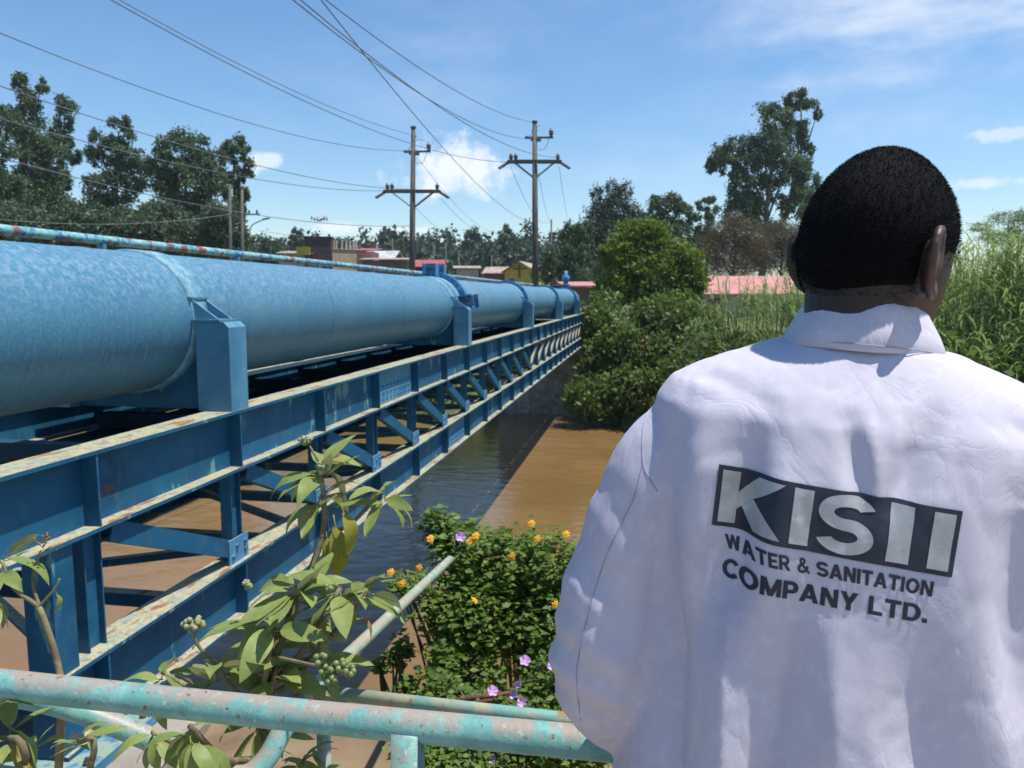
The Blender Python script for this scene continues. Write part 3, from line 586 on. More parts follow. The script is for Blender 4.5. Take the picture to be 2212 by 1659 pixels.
# tall trees that stand out from the far wood
for px, top, w, d, lab in ((1094, 487, 20, 150, 'round headed tallest tree of the far wood, near the church'), (1022, 492, 24, 165, 'dark domed tree of the far wood between the two power poles'), (836, 490, 22, 160, 'pointed tree of the far wood just left of the nearer power pole'), (640, 492, 20, 170, 'round tree of the far wood behind the flying drone'), (585, 500, 34, 95, 'bushy green tree beside the street lamp behind the pipe')):
    tree('wood_tree', lab, px, d, [(px, top+w*.9, w*.8, w*.9), (px-w*.3, top+w*2.2, w, w*1.2), (px+w*.4, top+w*2.0, w*.9, w*1.2), (px, top+w*3.4, w*1.2, w*1.3)], 2200, .008*d*.9, M['euc2'], 'trees of the far wood', clumps=16)
# the rest of the wood: one mass
V_, F_, off = [], [], 0
pts = []
for i in range(430):
    px = rng.uniform(440, 1340); d = rng.uniform(110, 330)
    base = P(px, 640, d); z0 = float(height(np.array([base.x]), np.array([base.y]))[0]); hh = rng.uniform(9, 16)*(1 if d > 190 else (.72 if d > 140 else .5)); rw = rng.uniform(2.2, 4.0)
    for k in range(3):
        c = np.array([base.x+rng.normal()*rw*.25, base.y+rng.normal()*rw*.25, z0+hh*(.30+.25*k)]); pts.append((c, np.array([rw*(1-.16*k), rw*(1-.16*k), hh*.24])))
M['wood'] = foliage('far_wood_leaf', (.040, .064, .040), (.080, .108, .060), .25, nscale=.08)
C = crown_points(pts, 190000, 14, .42, .25); sz = .95
link_o = link('far_wood', leaf_mesh('far_wood', C, sz, .6, .3, M['wood'], (0, 0, 0)), None)
tag(link_o, 'far-off wood covering the hills behind the town', 'wood', kind='stuff')

# far bank: creeper mounds
def mound(name, label, blobs, n, size, mat, cat='bush', group=None, aspect=.55, droop=.2, clumps=60, spread=.34, stems=True):
    bl = [b if len(b) == 2 else blob(*b) for b in blobs]; c0 = bl[0][0]; lo = min(b[0][2]-b[1][2] for b in bl)
    t = thing(name, Vector((c0[0], c0[1], max(lo, WATER-.2))), label, cat, group)
    C = crown_points(bl, n, clumps, spread, .7); C = C[C[:, 2] > WATER+.02]
    link('foliage', leaf_mesh('foliage', C, size, aspect, droop, mat, org(t)), None, t)
    s = MB(); b0 = org(t)
    for c, r in bl:
        gz = max(float(height(np.array([c[0]]), np.array([c[1]]))[0]), WATER-.2); s.tube([Vector((c[0], c[1], min(gz, c[2]-.2))), Vector(c)], [.03+.02*r[0], .015], 6)
        for q in range(5): s.tube([Vector(c)-Vector((0, 0, r[2]*.4)), Vector(c+unit(1)[0]*r*.85)], [.012+.008*r[0], .005], 5)
    obj('stems', s, M['bark'], t, True)['kind'] = 'stuff'
    return t
def bl3(x, y, z, rx, ry, rz): return (np.array((x, y, z)), np.array((rx, ry, rz)))
mound('creeper_bush', 'creeper covered bush hanging over the water beside the far abutment', [(1300, 700, 52, 50, 29.5), (1345, 760, 66, 70, 28.3), (1290, 790, 44, 60, 28.6), (1290, 860, 70, 56, 27.2), (1345, 850, 60, 62, 27.3), (1310, 650, 40, 30, 31)], 9000, .20, M['bank'], clumps=60)
mound('creeper_bush', 'olive creeper bush right of the one beside the far abutment', [(1420, 690, 66, 56, 29.5), (1450, 780, 70, 70, 27.5), (1400, 850, 60, 64, 26.5), (1480, 850, 70, 60, 25.5), (1500, 700, 60, 50, 28)], 8200, .20, M['bank'], clumps=54)
mound('creeper_bush', 'green bank growth filling the slope behind the man', [bl3(2.5, 25.5, -2.6, 2.0, 1.6, 1.6), bl3(5.5, 21.5, -2.4, 2.2, 1.8, 1.7), bl3(8, 17.5, -2.4, 2.2, 1.8, 1.7), bl3(11, 14, -2.6, 2.2, 1.8, 1.6), bl3(3.8, 23.2, -3.2, 2, 1.6, 1.2)], 8000, .22, M['bank'], clumps=50)
mound('creeper_bush', 'far bank scrub seen through the truss under the pipe', [bl3(-9, 29.5, -3.2, 2.6, 1.4, 1.3), bl3(-13, 30, -3.0, 2.8, 1.4, 1.4), bl3(-18, 30.6, -3.0, 3.0, 1.5, 1.5), bl3(-24, 31.5, -2.8, 3.2, 1.6, 1.6), bl3(-31, 33, -2.6, 3.6, 1.8, 1.8)], 6500, .24, M['bank'], clumps=44)
mound('dry_scrub', 'dry brown scrub on the bank left of the bridge under the pipe', [bl3(-10.5, 8.6, -2.5, 1.6, 1.3, .9), bl3(-8.6, 7.6, -2.6, 1.0, .9, .7), bl3(-13, 8.4, -2.3, 1.8, 1.3, 1.0)], 3200, .22, M['drybush'], aspect=.14, clumps=40)

# elephant grass: stalks with long arching blades
def reeds(name, label, spots, hmin, hmax, blade, width, per=10, segs=5):
    Vs, Fs, Rn, o = [], [], [], 0
    for (x, y, z) in spots:
        h = rng.uniform(hmin, hmax); lean = rng.normal(size=2)*.12*h; tz = np.linspace(0, 1, per); r0 = rng.uniform()
        for k in range(per):
            f = .25+.75*k/(per-1); root = np.array([x+lean[0]*f*f, y+lean[1]*f*f, z+h*f*.86]); a = rng.uniform(0, 6.283); dx, dy = math.cos(a), math.sin(a)
            l = blade*rng.uniform(.6, 1.25); w = width*rng.uniform(.6, 1.2); up = rng.uniform(.55, 1.0); s = np.linspace(0, 1, segs+1); curl = rng.uniform(.7, 1.35)
            ang = (up*1.35)-s*curl*2.0; hx = np.concatenate([[0], np.cumsum(np.cos(ang[:-1]))])/segs*l; hz = np.concatenate([[0], np.cumsum(np.sin(ang[:-1]))])/segs*l
            ww = w*np.sin(np.clip(s*.9+.12, 0, 1)*math.pi)**.7; cx = root[0]+dx*hx; cy = root[1]+dy*hx; cz = root[2]+hz
            A = np.stack([cx-dy*ww/2, cy+dx*ww/2, cz], 1); B = np.stack([cx+dy*ww/2, cy-dx*ww/2, cz], 1); V = np.stack([A, B], 1).reshape(-1, 3)
            i = np.arange(segs)*2; F = np.stack([i, i+1, i+3, i+2], 1)+o; o += len(V); Vs.append(V); Fs.append(F); Rn.append(np.full(segs, rng.uniform()*.7+.3*r0))
        V = np.array([[x-.012, y, z], [x+.012, y, z], [x+.01+lean[0]*.7, y+lean[1]*.7, z+h*.86], [x-.01+lean[0]*.7, y+lean[1]*.7, z+h*.86]]); Vs.append(V); Fs.append(np.array([[0, 1, 2, 3]])+o); o += 4; Rn.append(np.array([.5]))
    me = np_mesh(name, np.concatenate(Vs), np.concatenate(Fs), np.concatenate(Rn)); me.materials.append(M['reed'])
    return tag(link(name, me, None), label, 'reeds', kind='stuff')
sp = []
def spot(px, d):
    v = P(px, 640, d); return (v.x, v.y, max(float(height(np.array([v.x]), np.array([v.y]))[0]), WATER))
for i in range(520): sp.append(spot(rng.uniform(2030, 2420), rng.uniform(11.5, 18)))
for i in range(160): sp.append(spot(rng.uniform(2060, 2420), rng.uniform(18, 24)))
reeds('tall_reeds', 'tall green elephant grass at the right edge behind the man', sp, 1.9, 3.0, .95, .042, 13)
sp = [spot(rng.uniform(1490, 2060), rng.uniform(17, 27)) for i in range(640)]+[spot(rng.uniform(1600, 1760), rng.uniform(15.5, 18)) for i in range(50)]
reeds('bank_reeds', 'elephant grass on the far bank left of the shoulder of the man', sp, 1.3, 2.2, .80, .040, 11)
sp = [spot(rng.uniform(1215, 1345), rng.uniform(4.6, 5.6)) for i in range(10)]
reeds('water_grass', 'thin grass blades over the river edge beside the sleeve', sp, .7, 1.0, .4, .012, 6)
sp = [spot(rng.uniform(-100, 1150), rng.uniform(30.5, 36)) for i in range(320)]
reeds('far_bank_grass', 'rough grass on the far bank seen below the truss', sp, .8, 1.5, .6, .03, 7)

# ------------------------------------------------------------------ flowering bush on the near bank
M['orange'] = layered('orange_petal', (.72, .36, .015), [((.8, .42, .02), 30, .45, .6)], rough=.6)
M['purple'] = layered('purple_petal', (.50, .29, .55), [((.62, .42, .66), 30, .45, .6)], rough=.6)
M['rust'] = layered('rusty_iron', (.16, .06, .035), [((.09, .035, .025), 20, .45, .6), ((.24, .10, .05), 40, .55, .65)], rough=.85, bump=.4)
def flower_mesh(kind):
    m = MB()
    if kind == 'purple':
        n = 40; m.add([(0, 0, -.006)]+[(.027*(.90+.16*abs(math.cos(2.5*2*math.pi*i/n))**.7)*math.cos(2*math.pi*i/n), .027*(.90+.16*abs(math.cos(2.5*2*math.pi*i/n))**.7)*math.sin(2*math.pi*i/n), .014+.004*math.sin(7*i)) for i in range(n)], [(0, 1+i, 1+(i+1) % n) for i in range(n)])
        m.tube([(0, 0, -.03), (0, 0, 0)], [.003, .006], 6)
    else:
        for k in range(13):
            a = 2.399*k; r_ = .005+.0042*math.sqrt(k); m.ell((r_*math.cos(a), r_*math.sin(a), .006-.0006*k), (.0062, .0062, .0035), None, 8, 5)
        m.ell((0, 0, .003), (.007, .007, .005), None, 8, 5); m.tube([(0, 0, -.04), (0, 0, 0)], .0018, 5)
    return to_mesh('flower', m)
fo, fp = flower_mesh('orange'), flower_mesh('purple'); fo.materials.append(M['orange']); fp.materials.append(M['purple'])
def put_flower(me, par, px, py, d, s=1.0):
    p = P(px, py, d); q = (-p).normalized(); q = (q+Vector((rng.normal()*.35, rng.normal()*.35, .5+rng.normal()*.25))).normalized()
    o = link('flower', me, None, par, at=p, rot=q.to_track_quat('Z', 'Y').to_euler()); o.scale = (s, s, s); return o
def small_leaves(name, pts, base, size, mat, par):
    """three-lobed folded leaves: two quads each side of a midrib"""
    n = len(pts); a = unit(n); a[:, 2] = np.abs(a[:, 2])*.25-.12; a /= np.linalg.norm(a, axis=1, keepdims=True)
    up = np.tile(np.array([.25, -.15, 1.0]), (n, 1))+rng.normal(size=(n, 3))*.45; b = np.cross(a, up); b /= np.linalg.norm(b, axis=1, keepdims=True); u = np.cross(b, a)
    s = size*rng.uniform(.4, 1.5, (n, 1)); w = s*.30
    v = [pts, pts+a*s*.35+b*w+u*w*.3, pts+a*s, pts+a*s*.35-b*w+u*w*.3]
    V = np.stack(v, 1).reshape(-1, 3); i = np.arange(n)*4
    F = np.concatenate([np.stack([i, i+1, i+2], 1), np.stack([i, i+2, i+3], 1)]); r = rng.uniform(0, 1, n)
    me = np_mesh(name, V-np.array(base), F, np.concatenate([r, r])); me.materials.append(mat); return link(name, me, None, par)
def near_bush(name, label, blobs, n, size, clumps, spread=.3, cat='bush'):
    bl = [blob(*b) for b in blobs]; c0 = bl[0][0]; gz = float(height(np.array([c0[0]]), np.array([c0[1]]))[0])
    t = thing(name, Vector((c0[0], c0[1], gz)), label, cat)
    C = crown_points(bl, n, clumps, spread, .75); small_leaves('foliage', C, org(t), size, M['lant'], t)
    s = MB()
    for c, r in bl:
        for q in range(7):
            e = Vector(c+unit(1)[0]*r*.95); s.tube([Vector((c0[0]+rng.normal()*.15, c0[1]+rng.normal()*.15, gz)), (Vector(c)+e)/2, e], [.009, .006, .002], 5)
    obj('stems', s, M['bark'], t, True)['kind'] = 'stuff'
    return t
fb1 = near_bush('flowering_bush', 'leafy creeper bush with orange flowers on the bank between railing pipe and sleeve', [
    (1090, 1230, 100, 80, 4.3), (1000, 1200, 62, 70, 4.5), (1190, 1240, 80, 90, 4.2), (1060, 1340, 120, 90, 4.2), (1190, 1380, 90, 100, 4.1), (980, 1330, 70, 90, 4.3), (1000, 1450, 90, 60, 4.0), (950, 1140, 40, 40, 4.6), (880, 1260, 46, 26, 4.4), (1290, 1320, 80, 110, 4.3)], 17000, .042, 60, .44)
for px, py in ((1022, 1165), (1015, 1170), (1028, 1158), (1160, 1165), (1105, 1203), (1025, 1297), (1223, 1155), (1200, 1307), (844, 1237), (905, 1228), (930, 1164), (868, 1262), (1148, 1132)): put_flower(fo, fb1, px, py, 3.92, .95)
put_flower(fp, fb1, 994, 1160, 3.95, .95)
fb2 = near_bush('creeping_plant', 'low creeper with purple trumpet flowers below the orange flowered bush', [
    (1120, 1560, 120, 50, 2.9), (1200, 1500, 80, 70, 3.0), (1060, 1620, 110, 50, 2.7), (1010, 1520, 50, 30, 3.1), (1230, 1620, 110, 70, 2.7), (960, 1660, 60, 34, 2.6), (990, 1570, 80, 50, 2.9), (910, 1610, 56, 44, 2.9), (960, 1500, 50, 40, 3.2)], 9000, .028, 56, .36, 'creeper')
for px, py, s in ((1134, 1429, .8), (1063, 1494, .8), (1112, 1502, .7), (1128, 1518, .7), (1044, 1560, .7), (1192, 1440, .6), (1062, 1640, .7), (1118, 1478, .5)): put_flower(fp, fb2, px, py, 2.62, s*.85)
rb = thing('rusty_bars', P(1210, 1500, 3.0), 'bundle of rusty steel bars lying in the creeper', 'bars')
for k in range(5): obj('bar', MB().tube([P(985+k*6, 1512+k*9, 2.85), P(1330, 1468+k*13, 3.25)], .008, 6), M['rust'], rb, True)

# ------------------------------------------------------------------ large leaved shrubs by the railing
M['bigleaf'] = foliage('nightshade_leaf', (.17, .235, .06), (.30, .35, .11), .28, rough=.5, under=(.25, .27, .13), nscale=9)
M['oldleaf'] = foliage('yellowing_leaf', (.28, .27, .05), (.40, .34, .06), .3, rough=.55, under=(.30, .27, .10), nscale=12)
M['deadleaf'] = foliage('dead_leaf', (.24, .14, .06), (.36, .24, .11), .15, rough=.7, nscale=12)
M['stem'] = layered('green_brown_stem', (.22, .19, .10), [((.14, .11, .06), 14, .42, .6), ((.30, .27, .15), 30, .55, .65)], rough=.8, bump=.2)
M['berry'] = layered('green_berry', (.12, .17, .055), [((.19, .23, .09), 40, .45, .6)], rough=.45)
M['bud'] = layered('woolly_bud', (.30, .31, .17), [((.20, .22, .10), 60, .45, .6)], rough=.9)
def leaf_me(curl, width, wav, seed):
    r = np.random.default_rng(seed); n = 9; m = MB(); vs = []
    for i in range(n):
        s = i/(n-1); w = width*(math.sin(math.pi*min(1, s**.8*.97+.03))**.85)*(1 if s < .9 else .8); y = s*math.cos(curl*s*.6); z = -curl*s*s*.5+.05*s
        ed = .16*w+wav*math.sin(s*9+seed)
        vs += [(-w, y, z+ed+.02*math.sin(s*7+seed)), (-w*.5, y, z+ed*.6), (0, y, z), (w*.5, y, z+ed*.6), (w, y, z+ed-.02*math.sin(s*6+seed))]
    m.add(vs, [(5*i+k, 5*i+k+1, 5*i+k+6, 5*i+k+5) for i in range(n-1) for k in range(4)])
    m.tube([(0, -.16, .02), (0, 0, -.004), (0, .5, -curl*.125+.02)], [.012, .012, .006], 5)
    me = to_mesh('leaf', m, smooth=True); a = me.attributes.new('rnd', 'FLOAT', 'FACE'); a.data.foreach_set('value', np.full(len(me.polygons), r.uniform(), np.float32)); return me
LV = [leaf_me(c, w, wv, i) for i, (c, w, wv) in enumerate([(.35, .17, .008), (.7, .16, .010), (1.1, .18, .012), (.15, .15, .006), (.9, .20, .014)])]
for me in LV: me.materials.append(M['bigleaf'])
OLD = leaf_me(1.3, .15, .02, 11); OLD.materials.append(M['oldleaf']); DEAD = leaf_me(1.6, .11, .03, 12); DEAD.materials.append(M['deadleaf'])
def put_leaf(par, p, direction, length, me=None, roll=None):
    d = Vector(direction).normalized(); q = d.to_track_quat('Y', 'Z') @ Euler((0, (random.gauss(0, .35) if roll is None else roll), 0)).to_quaternion()
    o = link('leaf', me or random.choice(LV), None, par, at=Vector(p)+d*length*.14, rot=q.to_euler()); o.scale = (length, length, length); return o
RT, UPV = Vector((math.cos(YAW), math.sin(YAW), 0)), Vector((0, 0, 1)); FW = Vector((-math.sin(YAW), math.cos(YAW), 0))
def rosette(par, px, py, d, n, lpx, el=(-.5, .7), a0=0.0, extra=None):
    c = P(px, py, d); L_ = lpx*d/FPX
    for k in range(n):
        a = a0+2*math.pi*k/n+random.gauss(0, .18); e = random.uniform(*el)
        put_leaf(par, c-UPV*.004*k, (RT*math.cos(a)+FW*math.sin(a)*.8)*math.cos(e)+UPV*math.sin(e), L_*random.uniform(.7, 1.15))
    return c
def cluster(par, px, py, d, n, r, rad, mat, name):
    m = MB(); c = P(px, py, d)
    for k in range(n):
        v = unit(1)[0]; v[2] *= .7; q = c+Vector(v)*rad*random.uniform(.5, 1); m.ell(q, (r, r, r), None, 8, 6); m.tube([c-UPV*rad*.9, q], r*.2, 4)
    return obj(name, m, mat, par, True)
def stem(par, pts, r0, r1):
    s = spline(pts, 5); n = len(s); return obj('stem', MB().tube(s, [r0+(r1-r0)*i/(n-1) for i in range(n)], 8), M['stem'], par, True)
A_ = thing('nightshade_shrub', atZ(560, 2150, -2.0), 'large leaved shrub with berries growing up through the middle of the railing', 'shrub')
g0 = org(A_)
hub = P(560, 1500, 1.68)
stem(A_, [g0, P(575, 1800, 1.7), hub], .016, .011)
tops = [(690, 1000, 1.78, 12, 118), (690, 1075, 1.77, 7, 112), (830, 1052, 1.80, 10, 98), (640, 1265, 1.66, 12, 128), (735, 1270, 1.64, 10, 125), (590, 1340, 1.62, 11, 140), (795, 1275, 1.66, 6, 110), (470, 1440, 1.60, 10, 130), (350, 1450, 1.60, 8, 105), (600, 1440, 1.64, 9, 115), (690, 1400, 1.70, 7, 100), (410, 1568, 1.36, 11, 118), (560, 1560, 1.62, 7, 100), (330, 1580, 1.40, 6, 90)]
for i, (px, py, d, n, l) in enumerate(tops):
    c = rosette(A_, px, py, d, n, l, (-.65, .75) if py < 1500 else (-1.3, .1), a0=i*.7)
    if i == 0: stem(A_, [hub, P(610, 1380, 1.72), P(690, 1180, 1.77), P(700, 1090, 1.77), c], .010, .005)
    elif i == 1: pass
    elif i == 2: stem(A_, [P(692, 1160, 1.77), P(760, 1130, 1.79), c], .006, .004)
    elif py > 1550: stem(A_, [P(560, 1640, 1.68), P((px+560)/2, 1640, d+.1), c], .008, .005)
    else: stem(A_, [hub, P((px+560)/2, (py+1500)/2+30, d), c], .009, .005)
for px, py, d, dx, dz, l in ((720, 1115, 1.76, .25, -1, 150), (705, 1150, 1.76, .15, -1, 90), (735, 1090, 1.74, .5, -.9, 120), (600, 1520, 1.62, -.3, -1, 120)): put_leaf(A_, P(px, py, d), RT*dx+UPV*dz-FW*.3, l*d/FPX, OLD, .2)
put_leaf(A_, P(770, 1330, 1.6), RT*.9-UPV*.55, 75*1.6/FPX, DEAD); put_leaf(A_, P(690, 1360, 1.6), RT*.3-UPV*.9, 60*1.6/FPX, DEAD)
cluster(A_, 660, 950, 1.78, 22, .0045, .016, M['bud'], 'bud_cluster'); stem(A_, [P(690, 1000, 1.78), P(668, 962, 1.78)], .003, .0025)
cluster(A_, 700, 1005, 1.74, 16, .0045, .018, M['bud'], 'bud_cluster')
cluster(A_, 418, 1348, 1.60, 24, .006, .021, M['bud'], 'bud_cluster'); stem(A_, [P(470, 1440, 1.6), P(425, 1390, 1.6), P(420, 1355, 1.6)], .004, .003)
for px, py in ((690, 1425), (705, 1450), (735, 1440), (752, 1452), (718, 1468)): cluster(A_, px, py, 1.50, 7, .0065, .016, M['berry'], 'berry_cluster')
stem(A_, [P(600, 1420, 1.6), P(670, 1435, 1.52), P(740, 1448, 1.5)], .004, .0025)
cluster(A_, 715, 1265, 1.56, 9, .005, .014, M['berry'], 'berry_cluster'); cluster(A_, 530, 1262, 1.6, 10, .0045, .014, M['bud'], 'bud_cluster')
B_ = thing('nightshade_shrub', atZ(95, 2200, -2.0), 'bare stemmed shrub with few leaves at the left edge in front of the truss', 'shrub'); g1 = org(B_)
stem(B_, [g1, P(130, 1600, 1.52), P(128, 1450, 1.55), P(85, 1310, 1.55)], .009, .006)
stem(B_, [P(85, 1310, 1.55), P(70, 1250, 1.56), P(88, 1190, 1.56)], .004, .002); stem(B_, [P(85, 1310, 1.55), P(30, 1270, 1.55), P(5, 1215, 1.55)], .005, .003); stem(B_, [P(85, 1310, 1.55), P(120, 1270, 1.55), P(128, 1250, 1.55)], .003, .002)
rosette(B_, 8, 1205, 1.55, 8, 95, (-.7, .8)); rosette(B_, -10, 1290, 1.5, 5, 90, (-1.2, -.2))
cluster(B_, 92, 1165, 1.56, 12, .0028, .020, M['deadleaf'], 'dry_flower_cluster'); put_leaf(B_, P(118, 1275, 1.55), RT*.4-UPV*.8, 55*1.55/FPX, OLD)
stem(B_, [P(70, 1250, 1.56), P(84, 1205, 1.56), P(110, 1180, 1.56)], .002, .0015)
C_ = thing('nightshade_shrub', atZ(40, 2100, -2.0), 'shrub with yellowing leaves in the bottom left corner under the rail', 'shrub'); g2 = org(C_)
stem(C_, [g2, P(60, 1700, 1.35), P(20, 1590, 1.30)], .008, .005); rosette(C_, 20, 1570, 1.30, 9, 95, (-.9, .6)); rosette(C_, 60, 1625, 1.32, 7, 85, (-.9, .5)); rosette(C_, -10, 1530, 1.3, 5, 80)
for px, py in ((30, 1590), (5, 1620), (60, 1650)): put_leaf(C_, P(px, py, 1.28), RT*random.uniform(-.6, .8)-UPV*.4, 80*1.3/FPX, OLD)
stem(C_, [g2, P(190, 1680, 1.4), P(172, 1600, 1.38)], .007, .005); rosette(C_, 172, 1590, 1.38, 7, 75, (-.5, .8))
D_ = thing('nightshade_shrub', atZ(700, 2000, -2.0), 'small young shrub at the bottom edge below the corner of the railing', 'shrub'); g3 = org(D_)
stem(D_, [g3, P(665, 1720, 1.75), P(655, 1640, 1.72)], .006, .003); rosette(D_, 655, 1640, 1.72, 9, 70, (-.3, .9)); rosette(D_, 700, 1665, 1.75, 7, 70, (-.5, .6))
# trailing plant on the bank beside the free pipe
fb3 = near_bush('trailing_plant', 'dark trailing plant over the mud left of the orange flowered bush', [(860, 1410, 26, 40, 4.4), (870, 1500, 34, 40, 4.2), (820, 1440, 14, 20, 4.4), (930, 1540, 60, 34, 3.8), (860, 1560, 60, 24, 3.9)], 1500, .045, 18, .5, 'creeper')

# ------------------------------------------------------------------ power poles, lamps, wires
def insul(m, p, s=1.0):
    m.lathe([(.0001, 0), (.05*s, 0), (.05*s, .06*s), (.09*s, .08*s), (.06*s, .12*s), (.09*s, .15*s), (.05*s, .2*s), (.03*s, .26*s), (.0001, .26*s)], 10, Matrix.Translation(p)); return m
def ground_z(v): return float(height(np.array([v.x]), np.array([v.y]))[0])
def big_pole(label, px_top, py_top, px_bot, d, arm_y, arm_l, arm_r, top_y, top_side):
    tp = P(px_top, py_top, d); bt = P(px_bot, 640, d); bt.z = ground_z(bt)-.2
    t = thing('power_pole', bt, label, 'power pole', 'two power poles with cross arms')
    obj('pole', MB().tube([bt, bt.lerp(tp, .5), tp], [.17, .145, .11], 12), M['pole'], t, True)
    k = d/FPX; ax = bt.lerp(tp, (P(px_top, arm_y, d).z-bt.z)/(tp.z-bt.z)); f = -FW
    l, r = ax-RT*arm_l*k, ax+RT*arm_r*k
    arm = MB()
    for s in (.16, -.16): arm.beam(l+f*s, r+f*s, .09, .13)
    arm.beam(l+f*.17, l-f*.17, .14, .1); arm.beam(r+f*.17, r-f*.17, .14, .1); obj('cross_arm', arm, M['pole'], t)
    br = MB(); low = ax-UPV*36*k
    for e in (l.lerp(ax, .25), r.lerp(ax, .25)):
        for s in (.16, -.16): br.beam(e+f*s-UPV*.06, low+f*s*.8, .045, .045)
    obj('brace', br, M['iron'], t)
    for e in (l+RT*.12, r-RT*.12, l+RT*.35):
        obj('insulator', insul(MB(), e+UPV*.06, 1.3), M['ceramic'], t, True)
    for e, sd in ((l, -1), (r, 1)):                                  # strain insulators hanging off the arm ends
        m = MB()
        for q in range(4): m.ell(e+RT*sd*(.08+.11*q)-UPV*(.08+.07*q), (.10, .10, .07), None, 10, 6)
        obj('strain_insulator', m, M['ceramic'], t, True)
    ta = bt.lerp(tp, (P(px_top, top_y, d).z-bt.z)/(tp.z-bt.z)); e = ta+RT*top_side*k
    obj('side_arm', MB().beam(ta-RT*.25, e, .08, .09).beam(ta-RT*.2-UPV*.08, ta+RT*.3-UPV*.12, .22, .12), M['iron'], t)
    obj('insulator', insul(MB(), e-RT*.1+UPV*.04, 1.5), M['ceramic'], t, True)
    m = MB()
    for q in range(3): m.ell(ta-RT*(.2+.1*q), (.09, .09, .08), None, 10, 6)
    obj('strain_insulator', m, M['ceramic'], t, True)
    obj('jumper_wire', MB().tube(spline([ta-RT*.3, ta+RT*.2+UPV*.55, e-RT*.1+UPV*.45], 6), .012, 5).tube(spline([e-RT*.1+UPV*.3, ta+RT*.5-UPV*.5, ta+RT*.15-UPV*.55], 6), .012, 5), M['wire'], t)
    obj('pole_cap', MB().tube([tp-UPV*.02, tp+UPV*.06], .14, 10).tube([tp-UPV*.45, tp-UPV*.38], .14, 10), M['iron'], t)
    return t
bp1 = big_pole('power pole with cross arms standing left of the big white cloud', 893, 276, 888, 38, 413, 60, 58, 327, 38)
bp2 = big_pole('power pole with cross arms standing right of the big white cloud', 1155, 264, 1157, 37, 349, 57, 55, 297, 40)
obj('lamp_head', MB().beam(P(893, 512, 38), P(928, 516, 38), .05, .05).ell(P(936, 517, 38), (.17, .17, .10), None, 12, 6), M['iron'], bp1)
obj('meter_box', MB().box(P(897, 534, 37.8), (.25, .2, .6)), M['ceramic'], bp1)
def thin_pole(label, px, top, d, r=.11, arms=(), lamp=None, name='utility_pole', cat='pole', mat='pole', group='thin utility poles of the town'):
    tp = P(px, top, d); bt = P(px, 640, d); bt.z = ground_z(bt)-.2; t = thing(name, bt, label, cat, group)
    obj('pole', MB().tube([bt, tp], [r, r*.75], 10), M[mat], t, True)
    for y, w in arms:
        c = P(px, y, d); k = d/FPX; obj('cross_arm', MB().beam(c-RT*w*k, c+RT*w*k, .1, .1), M['pole'], t)
        for s in (-.85, 0.4, .85): obj('insulator', insul(MB(), c+RT*w*k*s+UPV*.05, 1.0), M['ceramic'], t, True)
    if lamp:
        c = P(*lamp[0], d); e = P(*lamp[1], d); obj('lamp_arm', MB().tube(spline([tp-UPV*.3, c, e], 5), .04, 6), M['iron'], t, True); obj('lamp_head', MB().beam(e-RT*.1, e+RT*.45+UPV*.1, .22, .1), M['iron'], t)
    return t
thin_pole('left one of the twin pale poles before the slim eucalyptus', 497, 398, 52, .13)
thin_pole('right one of the twin pale poles before the slim eucalyptus', 523, 410, 52, .13, arms=((463, 38),))
thin_pole('street lamp on a thin mast right of the twin pale poles', 540, 492, 60, .07, lamp=((545, 486), (570, 474)), name='street_lamp', cat='lamp', mat='iron', group=None)
thin_pole('distant thin pole with two cross arms left of the pair behind the pipe end', 1191, 474, 80, .12, arms=((515, 20), (540, 16)))
thin_pole('distant thin pole with two cross arms right of the pair behind the pipe end', 1232, 472, 80, .12, arms=((515, 22), (545, 18)))
for px, top, d, lab in ((848, 515, 95, 'thin grey pole in front of the wood left of the nearer power pole'), (963, 525, 90, 'thin pole right of the nearer power pole behind the red roof'), (991, 545, 92, 'thin pole standing at the right end of the red roof'), (937, 530, 93, 'thin pole in front of the red roofed house'), (1062, 550, 96, 'thin pole left of the yellow church'), (862, 545, 96, 'short thin pole behind the brown gabled house')): thin_pole(lab, px, top, d, .10)

